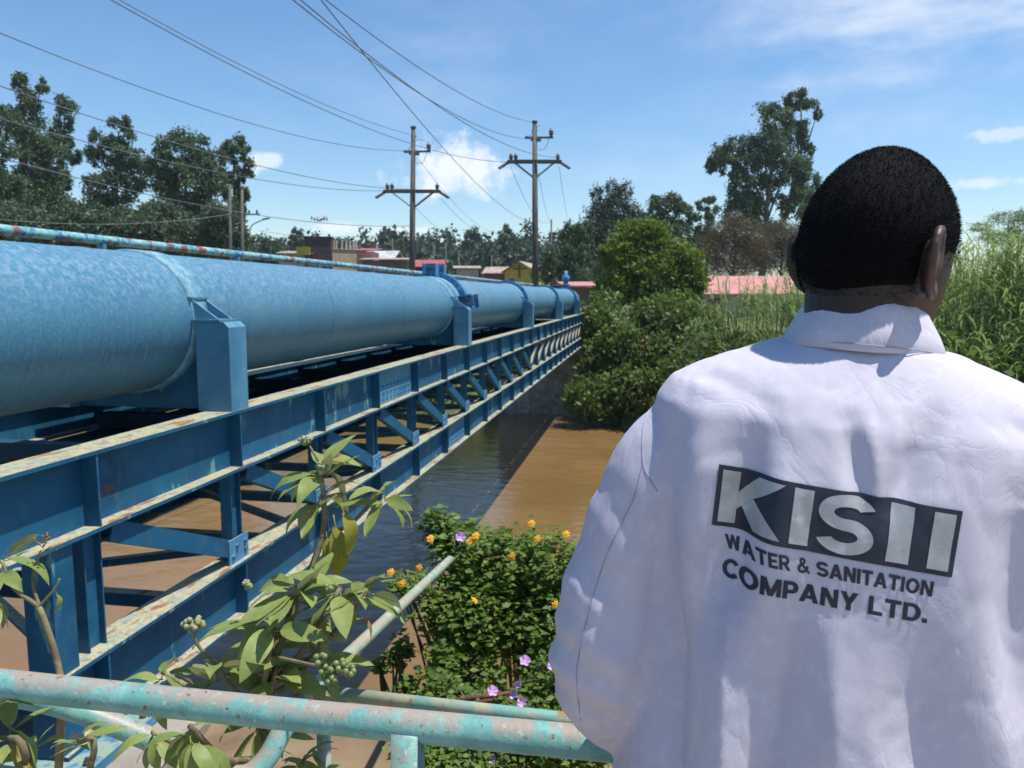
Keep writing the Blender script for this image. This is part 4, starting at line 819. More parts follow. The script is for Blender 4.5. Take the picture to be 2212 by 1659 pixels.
def wire(label, a, b, sag, r=.013):
    pts = []
    for i in range(25):
        t = i/24; p = a.lerp(b, t); p = p-UPV*sag*4*t*(1-t); pts.append(p)
    o = obj('power_line', MB().tube(pts, r, 5), M['wire'], at=a); tag(o, label, 'wire', 'overhead wires'); return o
wl = [((-60, 47), 15, (876, 326), 38, .6, 'wire from the upper left edge to the pole left of the cloud'),
      ((-60, 165), 15, (884, 409), 38, .5, 'second wire from the left edge, to the pole left of the cloud'),
      ((-60, 240), 16, (830, 412), 38, .45, 'third wire from the left edge, crossing the eucalyptus to the pole left of the cloud'),
      ((-80, 318), 20, (886, 488), 38, .6, 'low wire crossing the trees to the shaft of the pole left of the cloud'),
      ((150, -52), 14, (1097, 350), 37, .8, 'long wire from the top edge passing the left pole to the right cross arm pole'),
      ((560, -60), 13, (1150, 300), 37, .7, 'wire from the top edge to the upper arm of the pole right of the cloud'),
      ((585, -55), 13, (1206, 340), 37, .75, 'wire from the top edge to the far arm of the right cross arm pole'),
      ((640, -50), 14, (1153, 264), 37, .5, 'thin wire from the top edge to the tip of the pole right of the cloud'),
      ((650, -55), 14, (1148, 480), 62, .9, 'steep wire descending in front of the big cloud to the distant poles'),
      ((180, -45), 18, (884, 290), 38, .4, 'thin faint wire above the long one from the top edge'),
      ((906, 346), 38, (1076, 500), 90, 1.0, 'wire from the top of the pole left of the cloud down to the wood'),
      ((952, 428), 38, (1062, 497), 90, .8, 'wire from the right arm end of the pole left of the cloud to the wood'),
      ((898, 449), 38, (995, 507), 90, .6, 'short wire from the shaft of the pole left of the cloud to the wood'),
      ((1104, 362), 37, (1190, 476), 80, 1.2, 'wire from the left arm end of the right cross arm pole to the distant poles'),
      ((1163, 372), 37, (1192, 476), 80, .8, 'wire from the shaft of the right cross arm pole to the distant poles'),
      ((1208, 360), 37, (1232, 474), 80, .8, 'wire from the right arm end of the right cross arm pole to the distant poles'),
      ((560, 498), 60, (884, 505), 38, .3, 'low wire from the street lamp to the pole left of the cloud'),
      ((-40, 470), 40, (497, 462), 52, .5, 'wire crossing the left trees to the twin pale poles')]
for (a, da, b_, db, sg, lab) in wl: wire(lab, P(*a, da), P(*b_, db), sg, .0125 if da < 30 else .011)

# ------------------------------------------------------------------ town across the river
M['brick'] = layered('unplastered_wall', (.52, .41, .26), [((.43, .33, .21), 1.2, .42, .62), ((.58, .47, .31), 5, .52, .66)], rough=.9, bump=.3)
M['darkwall'] = layered('dark_red_wall', (.085, .055, .055), [((.055, .038, .04), 1.4, .45, .6)], rough=.8)
M['redroof'] = layered('red_sheet_roof', (.40, .085, .085), [((.30, .07, .07), 1.0, .42, .62, dict(stretch=(3, .3, 1))), ((.50, .16, .14), 2, .56, .66)], rough=.5)
M['pinkroof'] = layered('pink_sheet_roof', (.58, .25, .22), [((.50, .20, .18), .8, .42, .62, dict(stretch=(2, .3, 1))), ((.64, .31, .27), 3, .55, .66)], rough=.5)
M['tin'] = layered('tin_roof', (.55, .55, .56), [((.38, .34, .32), 1.2, .46, .62), ((.65, .65, .66), 4, .55, .66)], rough=.4)
M['rustroof'] = layered('rusty_tin_roof', (.38, .30, .25), [((.26, .15, .10), 1.0, .46, .60), ((.5, .46, .42), 4, .52, .66)], rough=.7)
M['brownwall'] = layered('brown_wall', (.20, .115, .08), [((.14, .08, .06), 1.2, .45, .6)], rough=.85)
M['yellow'] = layered('yellow_wall', (.62, .44, .06), [((.52, .36, .05), 1.2, .45, .62)], rough=.8)
M['cream'] = layered('cream_wall', (.50, .43, .34), [((.40, .33, .26), 1.2, .45, .62)], rough=.85)
M['pane'] = layered('dark_window', (.03, .035, .045), [((.05, .055, .07), 1, .4, .6)], rough=.15)
M['white'] = layered('white_paint', (.75, .75, .74), [((.66, .65, .63), 2, .45, .62)], rough=.6)
def house(name, label, px, d, w, dep, h, rot, wall, roof, kind='gable', rise=1.2, windows=(), z=None, over=.35, cat='house', ridge='x', parts=None):
    """px: picture column of the middle of its front; local x along the front, local y away, walls h metres high"""
    b = P(px, 640, d); b.z = ground_z(b)-.3 if z is None else z
    t = thing(name, b, label, cat, 'buildings of the town across the river')
    T = Matrix.Translation(b) @ Matrix.Rotation(YAW+R(rot), 4, 'Z')
    def bx(m, a, c): return m.add([T @ Vector((x, y, q)) for x in (a[0], c[0]) for y in (a[1], c[1]) for q in (a[2], c[2])], [(0,1,3,2),(4,6,7,5),(0,4,5,1),(2,3,7,6),(0,2,6,4),(1,5,7,3)])
    m = MB(); bx(m, (-w/2, 0, 0), (w/2, dep, h))
    if kind == 'gable':
        if ridge == 'x': g = [[(-w/2, 0, h), (-w/2, dep, h), (-w/2, dep/2, h+rise)], [(w/2, 0, h), (w/2, dep, h), (w/2, dep/2, h+rise)]]
        else: g = [[(-w/2, 0, h), (w/2, 0, h), (0, 0, h+rise)], [(-w/2, dep, h), (w/2, dep, h), (0, dep, h+rise)]]
        for q in g: m.add([T @ Vector(v) for v in q], [(0, 1, 2)])
    obj('wall', m, M[wall], t)
    r = MB(); th = .08
    if kind == 'gable':
        k = rise/(dep/2 if ridge == 'x' else w/2); o = over
        if ridge == 'x': sl = [[(-w/2-o, -o, h-k*o), (w/2+o, -o, h-k*o), (w/2+o, dep/2, h+rise), (-w/2-o, dep/2, h+rise)], [(-w/2-o, dep+o, h-k*o), (w/2+o, dep+o, h-k*o), (w/2+o, dep/2, h+rise), (-w/2-o, dep/2, h+rise)]]
        else: sl = [[(-w/2-o, -o, h-k*o), (-w/2-o, dep+o, h-k*o), (0, dep+o, h+rise), (0, -o, h+rise)], [(w/2+o, -o, h-k*o), (w/2+o, dep+o, h-k*o), (0, dep+o, h+rise), (0, -o, h+rise)]]
    elif kind == 'shed': o = over; sl = [[(-w/2-o, -o, h+.02), (w/2+o, -o, h+.02), (w/2+o, dep+o, h+rise), (-w/2-o, dep+o, h+rise)]]
    else: sl = [[(-w/2-.1, -.1, h+.02), (w/2+.1, -.1, h+.02), (w/2+.1, dep+.1, h+.02), (-w/2-.1, dep+.1, h+.02)]]
    for s in sl: r.add([T @ (Vector(v)+Vector((0, 0, .03))) for v in s]+[T @ (Vector(v)+Vector((0, 0, .03+th))) for v in s], [(0,1,2,3), (4,5,6,7), (0,1,5,4), (1,2,6,5), (2,3,7,6), (3,0,4,7)])
    obj('roof', r, M[roof], t)
    for (x0, x1, z0, z1) in windows:
        wi = obj('window', bx(bx(bx(bx(MB(), (x0-.08, -.05, z0-.08), (x1+.08, -.001, z0)), (x0-.08, -.05, z1), (x1+.08, -.001, z1+.08)), (x0-.08, -.05, z0), (x0, -.001, z1)), (x1, -.05, z0), (x1+.08, -.001, z1)), M['cream'], t)
        obj('pane', bx(MB(), (x0, -.02, z0), (x1, -.002, z1)), M['pane'], wi)
    return t, T, bx
def zz(py, d): return P(CX, py, d).z
d = 90
h1, T1, bx1 = house('unfinished_house', 'ochre unfinished house with a row of bare columns on its roof', 745, d, 4.6, 7, zz(541, d)+1.2, 34, 'brick', 'cream', 'flat', z=-1.2)
hh = zz(541, d)+1.2
for x in (-2.0, -1.75, -.85, -.62, -.05, .6, 1.2, 1.75, 2.2): obj('column', bx1(MB(), (x-.09, .3+.5*abs(x), hh+.03), (x+.09, .5+.5*abs(x), hh+.03+zz(520, d)-zz(541, d))), M['cream'], h1)
house('dark_house', 'dark maroon block house left of the row of bare columns', 690, d-2, 3.0, 5, zz(517, d)+1.2, 8, 'darkwall', 'darkwall', 'flat', z=-1.2, windows=[(-.9, -.2, 3.6, 4.6), (.4, 1.0, 3.6, 4.6)])
house('tin_roof_house', 'dark house with a bright tin roof right of the bare columns', 818, d+2, 3.4, 5, zz(562, d)+1.4, -6, 'darkwall', 'tin', 'gable', 1.0, z=-1.2, windows=[(-1.0, -.3, 2.6, 3.5)])
house('red_trim_house', 'small pink fronted house wedged below the bare columns', 790, d-4, 1.8, 4, zz(548, d)+1.2, 0, 'pinkroof', 'redroof', 'shed', .5, z=-1.2, windows=[(-.5, .5, 3.3, 4.0)])
house('brick_shop', 'low brick red shop with a ragged awning under the tin roof', 830, d-8, 4.6, 4, zz(572, d)+1.3, 0, 'brownwall', 'rustroof', 'shed', .4, z=-1.2, windows=[(.9, 1.7, 2.2, 3.1)])
house('red_roof_house', 'grey plank house under a red hipped roof beside the left power pole', 927, d, 3.4, 4, zz(574, d)+1.1, 4, 'darkwall', 'redroof', 'gable', .75, z=-1.2, windows=[(-1.0, -.4, 2.4, 3.3), (.3, .9, 2.4, 3.3)])
h2, T2, bx2 = house('church', 'brown gabled church with a yellow cross front before the right power pole', 1122, d-4, 3.4, 9, zz(590, d)+1.3, -14, 'yellow', 'rustroof', 'gable', 1.0, z=-1.2, ridge='y', cat='church', windows=[(-1.2, -.6, 2.4, 3.2)])
zc = zz(590, d)+1.3
obj('cross', bx2(bx2(MB(), (-.12, -.09, zc-.7), (.12, -.002, zc+.72)), (-.75, -.088, zc+.18), (.75, -.0025, zc+.36)), M['brownwall'], h2)
obj('door', bx2(MB(), (-.35, -.06, 0), (.35, -.0021, 2.2)), M['white'], h2)
house('church_annex', 'long low brown shed adjoining the church on its left', 1085, d-2, 4.2, 4, zz(595, d)+1.4, -14, 'brownwall', 'rustroof', 'gable', .7, z=-1.2, windows=[(-.2, .4, 2.0, 2.7), (1.0, 1.5, 2.0, 2.7)])
house('cream_hut', 'small hut with pale awning between red roof and church', 1010, d-6, 2.4, 3, zz(584, d)+1.1, 5, 'cream', 'rustroof', 'shed', .4, z=-1.2)
house('yellow_hut', 'pale hut with yellow sign board left of the dark maroon block', 640, d-2, 3.6, 4, zz(552, d)+1.2, 5, 'cream', 'rustroof', 'shed', .5, z=-1.2)[0]
tag(obj('sign_board', MB().box(P(655, 542, d-4), (1.6, .1, .9)), M['yellow'], at=P(655, 542, d-4)), 'plain yellow board over the pale hut left of the dark block', 'sign')
house('riverside_shed', 'open shed with a flat pinkish roof just past the pipe end', 1268, 43, 1.9, 3, zz(622, 43)+1.6, 4, 'brownwall', 'pinkroof', 'shed', .3, z=-1.6)
house('pink_roof_house', 'long low house with a pink sheet roof in front of the brown bushes', 1640, 46, 8.6, 6, zz(634, 46)+1.6, -2, 'cream', 'pinkroof', 'gable', 1.0, z=-1.6, windows=[(-3.0, -2.2, .8, 1.5), (-1, -.2, .8, 1.5), (1.2, 2, .8, 1.5)])

# ------------------------------------------------------------------ the drone
dc = P(690, 474, 14.0); dr = thing('drone', dc, 'small grey quadcopter drone hovering over the wood, left of the power poles', 'drone')
M['dgrey'] = layered('drone_plastic', (.42, .42, .43), [((.34, .34, .35), 6, .45, .6)], rough=.5)
bd = MB().ell(dc, (.045, .085, .032), None, 16, 8); bd.box(dc-FW*.07-UPV*.022, (.035, .04, .035)); obj('drone_body', bd, M['dgrey'], dr, True)
obj('battery', MB().box(dc+UPV*.03, (.05, .10, .014)), M['white'], dr)
obj('gimbal_camera', MB().ell(dc-FW*.085-UPV*.03, (.016, .018, .016), None, 10, 6), M['pane'], dr, True)
for sx in (-1, 1):
    for sy in (-1, 1):
        e = dc+RT*.115*sx+FW*.10*sy+UPV*.016
        ar = obj('arm', MB().tube([dc+RT*.03*sx+FW*.04*sy, e], [.014, .009], 8).lathe([(.0001, .03), (.014, .03), (.014, -.012), (.0001, -.012)], 10, Matrix.Translation(e)), M['dgrey'], dr, True)
        a = .6*sx+.9*sy; v = (RT*math.cos(a)+FW*math.sin(a))
        obj('propeller', MB().beam(e+UPV*.036-v*.062, e+UPV*.036+v*.062, .012, .003), M['white'], ar)
        obj('landing_leg', MB().tube([e, e-UPV*.055], [.006, .004], 6), M['dgrey'], dr, True)

# ------------------------------------------------------------------ the man in the white coat
from mathutils import noise as mnoise
M['skin'] = layered('dark_skin', (.075, .038, .026), [((.055, .027, .019), 9, .42, .62), ((.095, .05, .035), 30, .52, .66)], rough=.48, bump=.12, bscale=400)
t = M['skin'].node_tree; pb = [n for n in t.nodes if n.type == 'BSDF_PRINCIPLED'][0]; src = pb.inputs['Base Color'].links[0].from_socket
at_ = tn(t, 'ShaderNodeAttribute', attribute_name='stubble'); mxs = tn(t, 'ShaderNodeMix', data_type='RGBA'); t.links.new(at_.outputs['Fac'], mxs.inputs[0]); t.links.new(src, mxs.inputs[6]); mxs.inputs[7].default_value = (.016, .010, .009, 1); t.links.new(mxs.outputs[2], pb.inputs['Base Color'])
M['hair'] = layered('black_hair', (.0022, .0022, .003), [((.0035, .0035, .0045), 80, .45, .6)], rough=.8, bump=.3, bscale=420, spec=.13)
M['coat'] = layered('white_cotton', (.575, .54, .615), [((.535, .50, .58), 6, .45, .65), ((.615, .585, .645), 60, .5, .66)], rough=.85, bump=.07, bscale=900, spec=.25, bstretch=(1, 1, .35))
t = M['coat'].node_tree; pb = [n for n in t.nodes if n.type == 'BSDF_PRINCIPLED'][0]; b0 = pb.inputs['Normal'].links[0].from_node     # fine pressed wrinkles under the weave
tcn = tn(t, 'ShaderNodeTexCoord'); mp = tn(t, 'ShaderNodeMapping'); mp.inputs['Scale'].default_value = (1.0, 1.0, .55); mp.inputs['Rotation'].default_value = (0, R(20), R(15)); t.links.new(tcn.outputs['Object'], mp.inputs[0])
nz_ = tn(t, 'ShaderNodeTexNoise'); nz_.inputs['Scale'].default_value = 13; nz_.inputs['Detail'].default_value = 5; nz_.inputs['Distortion'].default_value = .8; t.links.new(mp.outputs[0], nz_.inputs['Vector'])
s1_ = tn(t, 'ShaderNodeMath', operation='SUBTRACT'); t.links.new(nz_.outputs['Fac'], s1_.inputs[0]); s1_.inputs[1].default_value = .5; s2_ = tn(t, 'ShaderNodeMath', operation='ABSOLUTE'); t.links.new(s1_.outputs[0], s2_.inputs[0])
s3_ = tn(t, 'ShaderNodeMath', operation='POWER'); t.links.new(s2_.outputs[0], s3_.inputs[0]); s3_.inputs[1].default_value = .55
bw = tn(t, 'ShaderNodeBump'); bw.inputs['Strength'].default_value = .22; bw.inputs['Distance'].default_value = .008; t.links.new(s3_.outputs[0], bw.inputs['Height']); t.links.new(bw.outputs[0], b0.inputs['Normal'])
M['print'] = layered('navy_print', (.012, .016, .030), [((.020, .025, .042), 30, .45, .6)], rough=.5)
M['silver'] = layered('silver_print', (.46, .46, .45), [((.38, .38, .38), 25, .42, .6), ((.53, .53, .52), 40, .55, .65)], rough=.5, metal=.3, bump=.05, bscale=160)
M['trouser'] = layered('dark_trouser', (.03, .035, .05), [((.045, .05, .065), 30, .45, .6)], rough=.9, bump=.1)
M['shoe'] = layered('black_shoe', (.02, .018, .017), [((.04, .035, .03), 20, .5, .65)], rough=.4)
M['seam'] = layered('seam_grey', (.36, .35, .44), [((.30, .29, .38), 40, .45, .6)], rough=.9)  # plain grey of the seam and stitch lines
root = P(1802, 1050, .87); root.z = PATH
FACE = R(9.7-14)*1.0; FACE = R(-4.5)
PIV = 1.15
TL = Matrix.Translation(root) @ Matrix.Rotation(FACE, 4, 'Z')
TU = Matrix.Translation(root+Vector((0, 0, PIV))) @ Matrix.Rotation(FACE, 4, 'Z') @ Matrix.Rotation(R(4.5), 4, 'Y') @ Matrix.Translation((0, 0, -PIV))
def eval_mesh(mb, voxel, smooth_it=4, fac=.5):
    me = to_mesh('tmp', mb); o = bpy.data.objects.new('tmp', me); COL.objects.link(o)
    m = o.modifiers.new('r', 'REMESH'); m.mode = 'VOXEL'; m.voxel_size = voxel; m.use_smooth_shade = True
    if smooth_it: s = o.modifiers.new('s', 'SMOOTH'); s.iterations = smooth_it; s.factor = fac
    dg = bpy.context.evaluated_depsgraph_get(); ev = o.evaluated_get(dg); out = bpy.data.meshes.new_from_object(ev, depsgraph=dg)
    bpy.data.objects.remove(o); out.shade_smooth(); return out
def sm(a, b, x): t = min(1, max(0, (x-a)/(b-a))); return t*t*(3-2*t)
# head
HC = P(1891, 564, .845); HY = R(-45)
TH = Matrix.Translation(HC) @ Matrix.Rotation(HY, 4, 'Z') @ Matrix.Rotation(R(-6), 4, 'X') @ Matrix.Rotation(R(3), 4, 'Y')
def head_pt(d, off=0.0):
    x, y, z = d; px, py, pz = x*.0705, y*.0915, z*.118
    if z < 0:
        t = sm(0, -1, z); px *= 1-(.24 if y < 0 else .06)*t
        py *= (1-.42*t) if y < 0 else (1-.03*t)
    if y > 0: px *= 1-.05*sm(.3, 1, y)
    if z > 0: k_ = math.sin(min(1, z*1.05)*math.pi); px *= 1+.055*k_; py *= 1+.045*k_
    v = Vector((px, py, pz))
    return v+Vector(d).normalized()*off
def head_sphere(nu, nv):
    vs, ds = [], []
    for j in range(1, nv):
        t = math.pi*j/nv
        for i in range(nu):
            a = 2*math.pi*i/nu; d = (math.sin(t)*math.cos(a), math.sin(t)*math.sin(a), math.cos(t)); ds.append(d)
    ds += [(0, 0, 1), (0, 0, -1)]; top = len(ds)-2
    fs = [(j*nu+i, (j+1)*nu+i, (j+1)*nu+(i+1) % nu, j*nu+(i+1) % nu) for j in range(nv-2) for i in range(nu)]
    fs += [(top, i, (i+1) % nu) for i in range(nu)]+[(top+1, (nv-2)*nu+(i+1) % nu, (nv-2)*nu+i) for i in range(nu)]
    return ds, fs
body = MB(); ds, fs = head_sphere(48, 32); body.add([TH @ head_pt(d) for d in ds], fs)
def ad(piece, T): body.add([T @ Vector(v) for v in piece.v], piece.f)
f_ = MB(); f_.ell((0, .100, -.022), (.013, .020, .022)); f_.ell((0, .098, -.002), (.009, .012, .026)); f_.ell((-.012, .099, -.031), (.010, .011, .008)); f_.ell((.012, .099, -.031), (.010, .011, .008))
f_.ell((0, .094, -.058), (.024, .012, .007)); f_.ell((0, .093, -.069), (.021, .012, .008)); f_.ell((0, .083, -.100), (.022, .016, .016)); f_.ell((-.032, .082, .018), (.022, .014, .010)); f_.ell((.032, .082, .018), (.022, .014, .010))
ad(f_, TH @ Matrix.Translation((0, -.009, 0)) @ Matrix.Diagonal((.85, 1, 1, 1)))
for sx in (-1, 1):                                          # ears: rim, hollow plate and lobe
    er = MB(); E = Matrix.Translation((sx*(.0685 if sx > 0 else .0575), -.027, -.004)) @ Matrix.Rotation(R(sx*(20 if sx > 0 else 8)), 4, 'Z') @ Matrix.Rotation(R(10), 4, 'X')
    rim = [(0, .012, -.012), (0, .016, .010), (0, .010, .027), (0, -.006, .034), (0, -.020, .028), (0, -.027, .012), (0, -.025, -.006), (0, -.017, -.021), (0, -.008, -.030), (0, .002, -.034), (0, .008, -.028)]
    er.tube([Vector(p)+Vector((sx*.010, 0, 0)) for p in spline(rim, 4)], .0050, 8)
    er.ell((sx*.006, -.006, 0), (.0050, .020, .030), None, 14, 10); er.ell((sx*.009, .001, -.027), (.0055, .011, .012), None, 10, 8); er.ell((0, .004, 0), (.012, .012, .022), None, 10, 8)
    ad(er, TH @ E)
nb = TU @ Vector((0, .005, 1.40)); nt_ = TH @ Vector((0, -.022, -.035))
body.tube([nb, nb.lerp(nt_, .35), nb.lerp(nt_, .7), nt_], [.072, .060, .057, .056], 24)
b2 = MB(); b2.ell((0, 0, 1.18), (.16, .10, .26)); b2.tube([(-.17, 0, 1.38), (0, 0, 1.41), (.17, 0, 1.38)], .055, 12)
SL = {}
for sx in (-1, 1):
    if sx < 0: path = [(-.150, 0, 1.378), (-.192, -.004, 1.33), (-.226, -.008, 1.22), (-.240, -.012, 1.10), (-.215, .07, 1.00), (-.14, .19, .97)]
    else: path = [(.160, 0, 1.382), (.222, -.025, 1.325), (.245, -.065, 1.22), (.235, -.075, 1.09), (.205, .05, 1.00), (.13, .19, .98)]
    SL[sx] = path; b2.tube(spline(path, 3), [.045]*7+[.04]*4+[.030]*5, 10)
    w = Vector(path[-1]); dn = (w-Vector(path[-2])).normalized(); side_ = Vector((0, 0, 1)); inn = dn.cross(side_)*(1)
    b2.tube([w-dn*.03, w+dn*.02], [.026, .028], 12); pc = w+dn*.055; Mh = Matrix((inn.normalized(), dn, inn.normalized().cross(dn))).transposed(); b2.ell(pc, (.020, .048, .042), Mh, 14, 10)
    zax = inn.normalized().cross(dn); curl = -sx*inn.normalized()
    for k, (o_, l) in enumerate(((.030, .070), (.010, .080), (-.011, .074), (-.030, .058))):   # four fingers, each bent twice
        p0 = pc+dn*.036+zax*o_; p1 = p0+dn*l*.42+curl*.004; p2 = p1+dn*l*.22+curl*l*.22; p3 = p2+curl*l*.26-dn*l*.02
        b2.tube([p0-dn*.01, p1, p2, p3], [.0095, .009, .0085, .0065], 8)
    t0 = pc-dn*.012+zax*.036; b2.tube([t0, t0+zax*.022+dn*.022+curl*.008, t0+zax*.026+dn*.048+curl*.018], [.012, .0105, .008], 8)
ad(b2, TU)
me = eval_mesh(body, .0038, 3, .5)
body_me = me
me.transform(Matrix.Translation(-root)); me.materials.append(M['skin'])
person = link('person', me, None, at=root); tag(person, 'person in a white printed work coat seen from behind, short black hair, head turned right', 'person')
for sx in (-1, 1):
    obj('eye', MB().ell(TH @ Vector((sx*.028, .0735, .004)), (.0105, .0105, .0105), None, 12, 8), M['white'], person, True)
# hair: cropped cap with short standing strands
def hairy(d):
    x, y, z = d
    if y < -.25: lim = -.60+.16*abs(x)
    elif y < .40: lim = -.12 if y > .12 else -.34+ (y+.25)*.6
    else: lim = .42
    return z-lim
THi = (Matrix.Translation(-root) @ TH).inverted(); st = []
for v in body_me.vertices:                                    # cropped stubble: a colour of the scalp that thins out down the nape
    q = THi @ v.co; d_ = Vector((q.x/.0705, q.y/.0915, q.z/.118)); l_ = d_.length
    st.append(sm(-.24, .10, hairy(d_.normalized()))*(1 if abs(q.z) < .16 and l_ < 1.25 else 0)*(0 if abs(q.x) > .070 and -.045 < q.y < .03 and abs(q.z) < .05 else 1))
sa = body_me.attributes.new('stubble', 'FLOAT', 'POINT'); sa.data.foreach_set('value', np.array(st, np.float32))
ds, fs = head_sphere(96, 64); hm = MB(); keep = [hairy(d) > -.02 for d in ds]
hm.add([TH @ head_pt(d, .0062*sm(.02, .46, hairy(d))-.0030) for d in ds], [f for f in fs if all(keep[i] for i in f)])
Vh = []; Fh = []
for k in range(42000):
    d = Vector(unit(1)[0]); h_ = hairy(d)
    if h_ < .0 or random.random() > sm(-.02, .40, h_): continue
    p = head_pt(d, .0008+.0018*sm(.08, .3, h_)); nrm = (Vector((d.x/.0785, d.y/.101, d.z/.12))).normalized(); tg = Vector(unit(1)[0]); tg -= nrm*tg.dot(nrm); tg.normalize()
    l = random.uniform(.0018, .0036); w = .00028; b_ = nrm.cross(tg)
    q = p+nrm*l+tg*l*random.uniform(.3, 1.1); m_ = p+nrm*l*.6+tg*l*.15
    i0 = len(Vh); Vh += [TH @ (p-b_*w), TH @ (p+b_*w), TH @ (m_+b_*w*.9), TH @ (m_-b_*w*.9), TH @ q]; Fh += [(i0, i0+1, i0+2, i0+3), (i0+3, i0+2, i0+4)]
hm.add(Vh, Fh)
hme = bpy.data.meshes.new('hair'); hme.from_pydata([tuple(Vector(v)-root) for v in hm.v], [], hm.f); hme.update(); hme.shade_smooth(); hme.materials.append(M['hair'])
link('hair', hme, None, person)

# coat: torso and sleeves grown together, then folds pressed into it
ct = MB(); secs = [(.70, .26, .235, 0), (.82, .245, .22, 0), (.95, .228, .203, 0), (1.08, .214, .185, 0), (1.20, .208, .170, -.002), (1.30, .215, .158, -.004), (1.37, .222, .148, -.002), (1.425, .222, .134, .002), (1.450, .207, .120, .005), (1.467, .178, .109, .008), (1.482, .144, .100, .011), (1.494, .112, .092, .013), (1.503, .090, .084, .014)]
n = 56; vs = []
for z, a, b_, yc in secs:
    for k in range(n):
        t = 2*math.pi*k/n; c, s = math.cos(t), math.sin(t); e = 2/2.35
        vs.append((a*math.copysign(abs(c)**e, c), yc+b_*math.copysign(abs(s)**e, s), z))
m_ = len(secs); ct.add(vs, [(i*n+k, i*n+(k+1) % n, (i+1)*n+(k+1) % n, (i+1)*n+k) for i in range(m_-1) for k in range(n)]+[tuple(range(n)), tuple(range((m_-1)*n, m_*n))])
for sx in (-1, 1):
    pth = spline(SL[sx], 5); rr = np.interp(np.linspace(0, 1, len(pth)), [0, .2, .4, .6, .72, .85, 1], [.070, .076, .075, .079, .074, .066, .058]); ct.tube(pth[:-1], list(rr[:-1]), 28)
cme = eval_mesh(ct, .0050, 8, .55)
nv = len(cme.vertices); co = np.empty(nv*3); cme.vertices.foreach_get('co', co); co = co.reshape(-1, 3); no = np.empty(nv*3); cme.vertices.foreach_get('normal', no); no = no.reshape(-1, 3)
x, y, z = co.T
def ss(a, b, t): u = np.clip((t-a)/(b-a), 0, 1); return u*u*(3-2*u)
def seg(x0, z0, x1, z1, w, amp):
    """pressed (amp<0) or raised fold along a line on the back"""
    dx, dz = x1-x0, z1-z0; l2 = dx*dx+dz*dz; t = np.clip(((x-x0)*dx+(z-z0)*dz)/l2, 0, 1); d = np.hypot(x-x0-t*dx, z-z0-t*dz)
    return amp*np.exp(-(d/w)**2)*np.sin(np.clip(t*.9+.06, 0, 1)*math.pi)**.6
onback = ss(-.02, -.07, y)*ss(.23, .19, np.abs(x))
disp = np.zeros(nv)
wob = np.array([mnoise.noise(Vector((a*7, 2.3, c*2.2))) for a, c in zip(x, z)]); wob2 = np.array([mnoise.noise(Vector((a*16+4, b_*14, c*9))) for a, b_, c in zip(x, y, z)])
bv0 = BVHTree.FromPolygons([Vector(v) for v in co], [tuple(p.vertices) for p in cme.polygons]); TUi = TU.inverted()
def lx0(px, py):
    o = TUi @ Vector((0, 0, 0)); d = (TUi.to_3x3() @ ray(px, py)).normalized(); h = bv0.ray_cast(o, d)[0]; return h if h is not None else Vector((0, -.2, 1.1))
cols = [((1390, 1322), (1380, 1639), .0), ((1445, 1322), (1430, 1639), -.010), ((1572, 1322), (1560, 1639), .018), ((1712, 1322), (1655, 1639), -.016), ((1800, 1322), (1798, 1639), .013), ((1890, 1322), (1880, 1639), .007), ((2010, 1322), (2015, 1639), -.015), ((2150, 1322), (2175, 1639), .012)]
ht = np.zeros(nv); LA = [lx0(*c[0]) for c in cols]; LB_ = [lx0(*c[1]) for c in cols]; hv = [c[2] for c in cols]
zt_, zb_ = LA[3].z, LB_[3].z; tt = (z-zt_)/(zb_-zt_); XA = np.array([v.x for v in LA]); XB_ = np.array([v.x for v in LB_])
xw = x+.006*wob
for i in range(nv):
    if y[i] < 0 and z[i] < 1.36: k = min(1.6, max(-.6, tt[i])); ht[i] = np.interp(xw[i], XA+(XB_-XA)*k, hv)
disp += ht*ss(1.285, 1.14, z)*ss(.0, -.05, y)
for s in [(-.030, 1.43, -.004, 1.345, .013, -.008), (.045, 1.445, .004, 1.35, .013, -.009), (-.018, 1.44, .002, 1.33, .010, .005), (-.118, 1.405, -.132, 1.22, .022, -.013), (-.085, 1.38, -.100, 1.20, .022, .007), (-.165, 1.41, -.168, 1.20, .018, .008),
          (.125, 1.37, .150, 1.16, .024, -.013), (.03, 1.12, .09, 1.03, .016, .006), (.02, 1.06, .10, .98, .014, -.005), (-.19, 1.30, -.16, .9, .02, -.010), (-.20, 1.47, -.10, 1.44, .010, -.003), (.10, 1.45, .19, 1.42, .012, -.004)]:
    disp += 1.35*seg(*s)*onback
sl = ss(.20, .24, np.abs(x))                                     # sleeve creases, strongest round the elbows
disp += sl*(.0032*np.exp(-((z-1.08)/.09)**2)*np.sin(z*130+x*40+y*30+5*wob)+.002*np.sin(z*60+wob*9+y*18+x*50)*ss(1.38, 1.25, z))
cn = np.array([mnoise.noise(Vector((a*11+2, b_*11, c*7+.3*a))) for a, b_, c in zip(x, y, z)]); cn2 = np.array([mnoise.noise(Vector((a*19+c*8, b_*17, c*15-a*6))) for a, b_, c in zip(x, y, z)])
disp += -.0011*np.clip(1-np.abs(cn)*7, 0, 1)**1.5-.0006*np.clip(1-np.abs(cn2)*6, 0, 1)**1.5          # pressed creases of the cotton
disp += .0011*wob2+.0025*wob*onback
co2 = co+no*disp[:, None]; cme.vertices.foreach_set('co', co2.ravel()); cme.update(); cme.materials.append(M['coat'])
bvl = BVHTree.FromPolygons([Vector(v) for v in co2], [tuple(p.vertices) for p in cme.polygons])
cw = cme; cw.transform(Matrix.Translation(-root) @ TU)
coat = link('coat', cw, None, person)
TUi = TU.inverted()
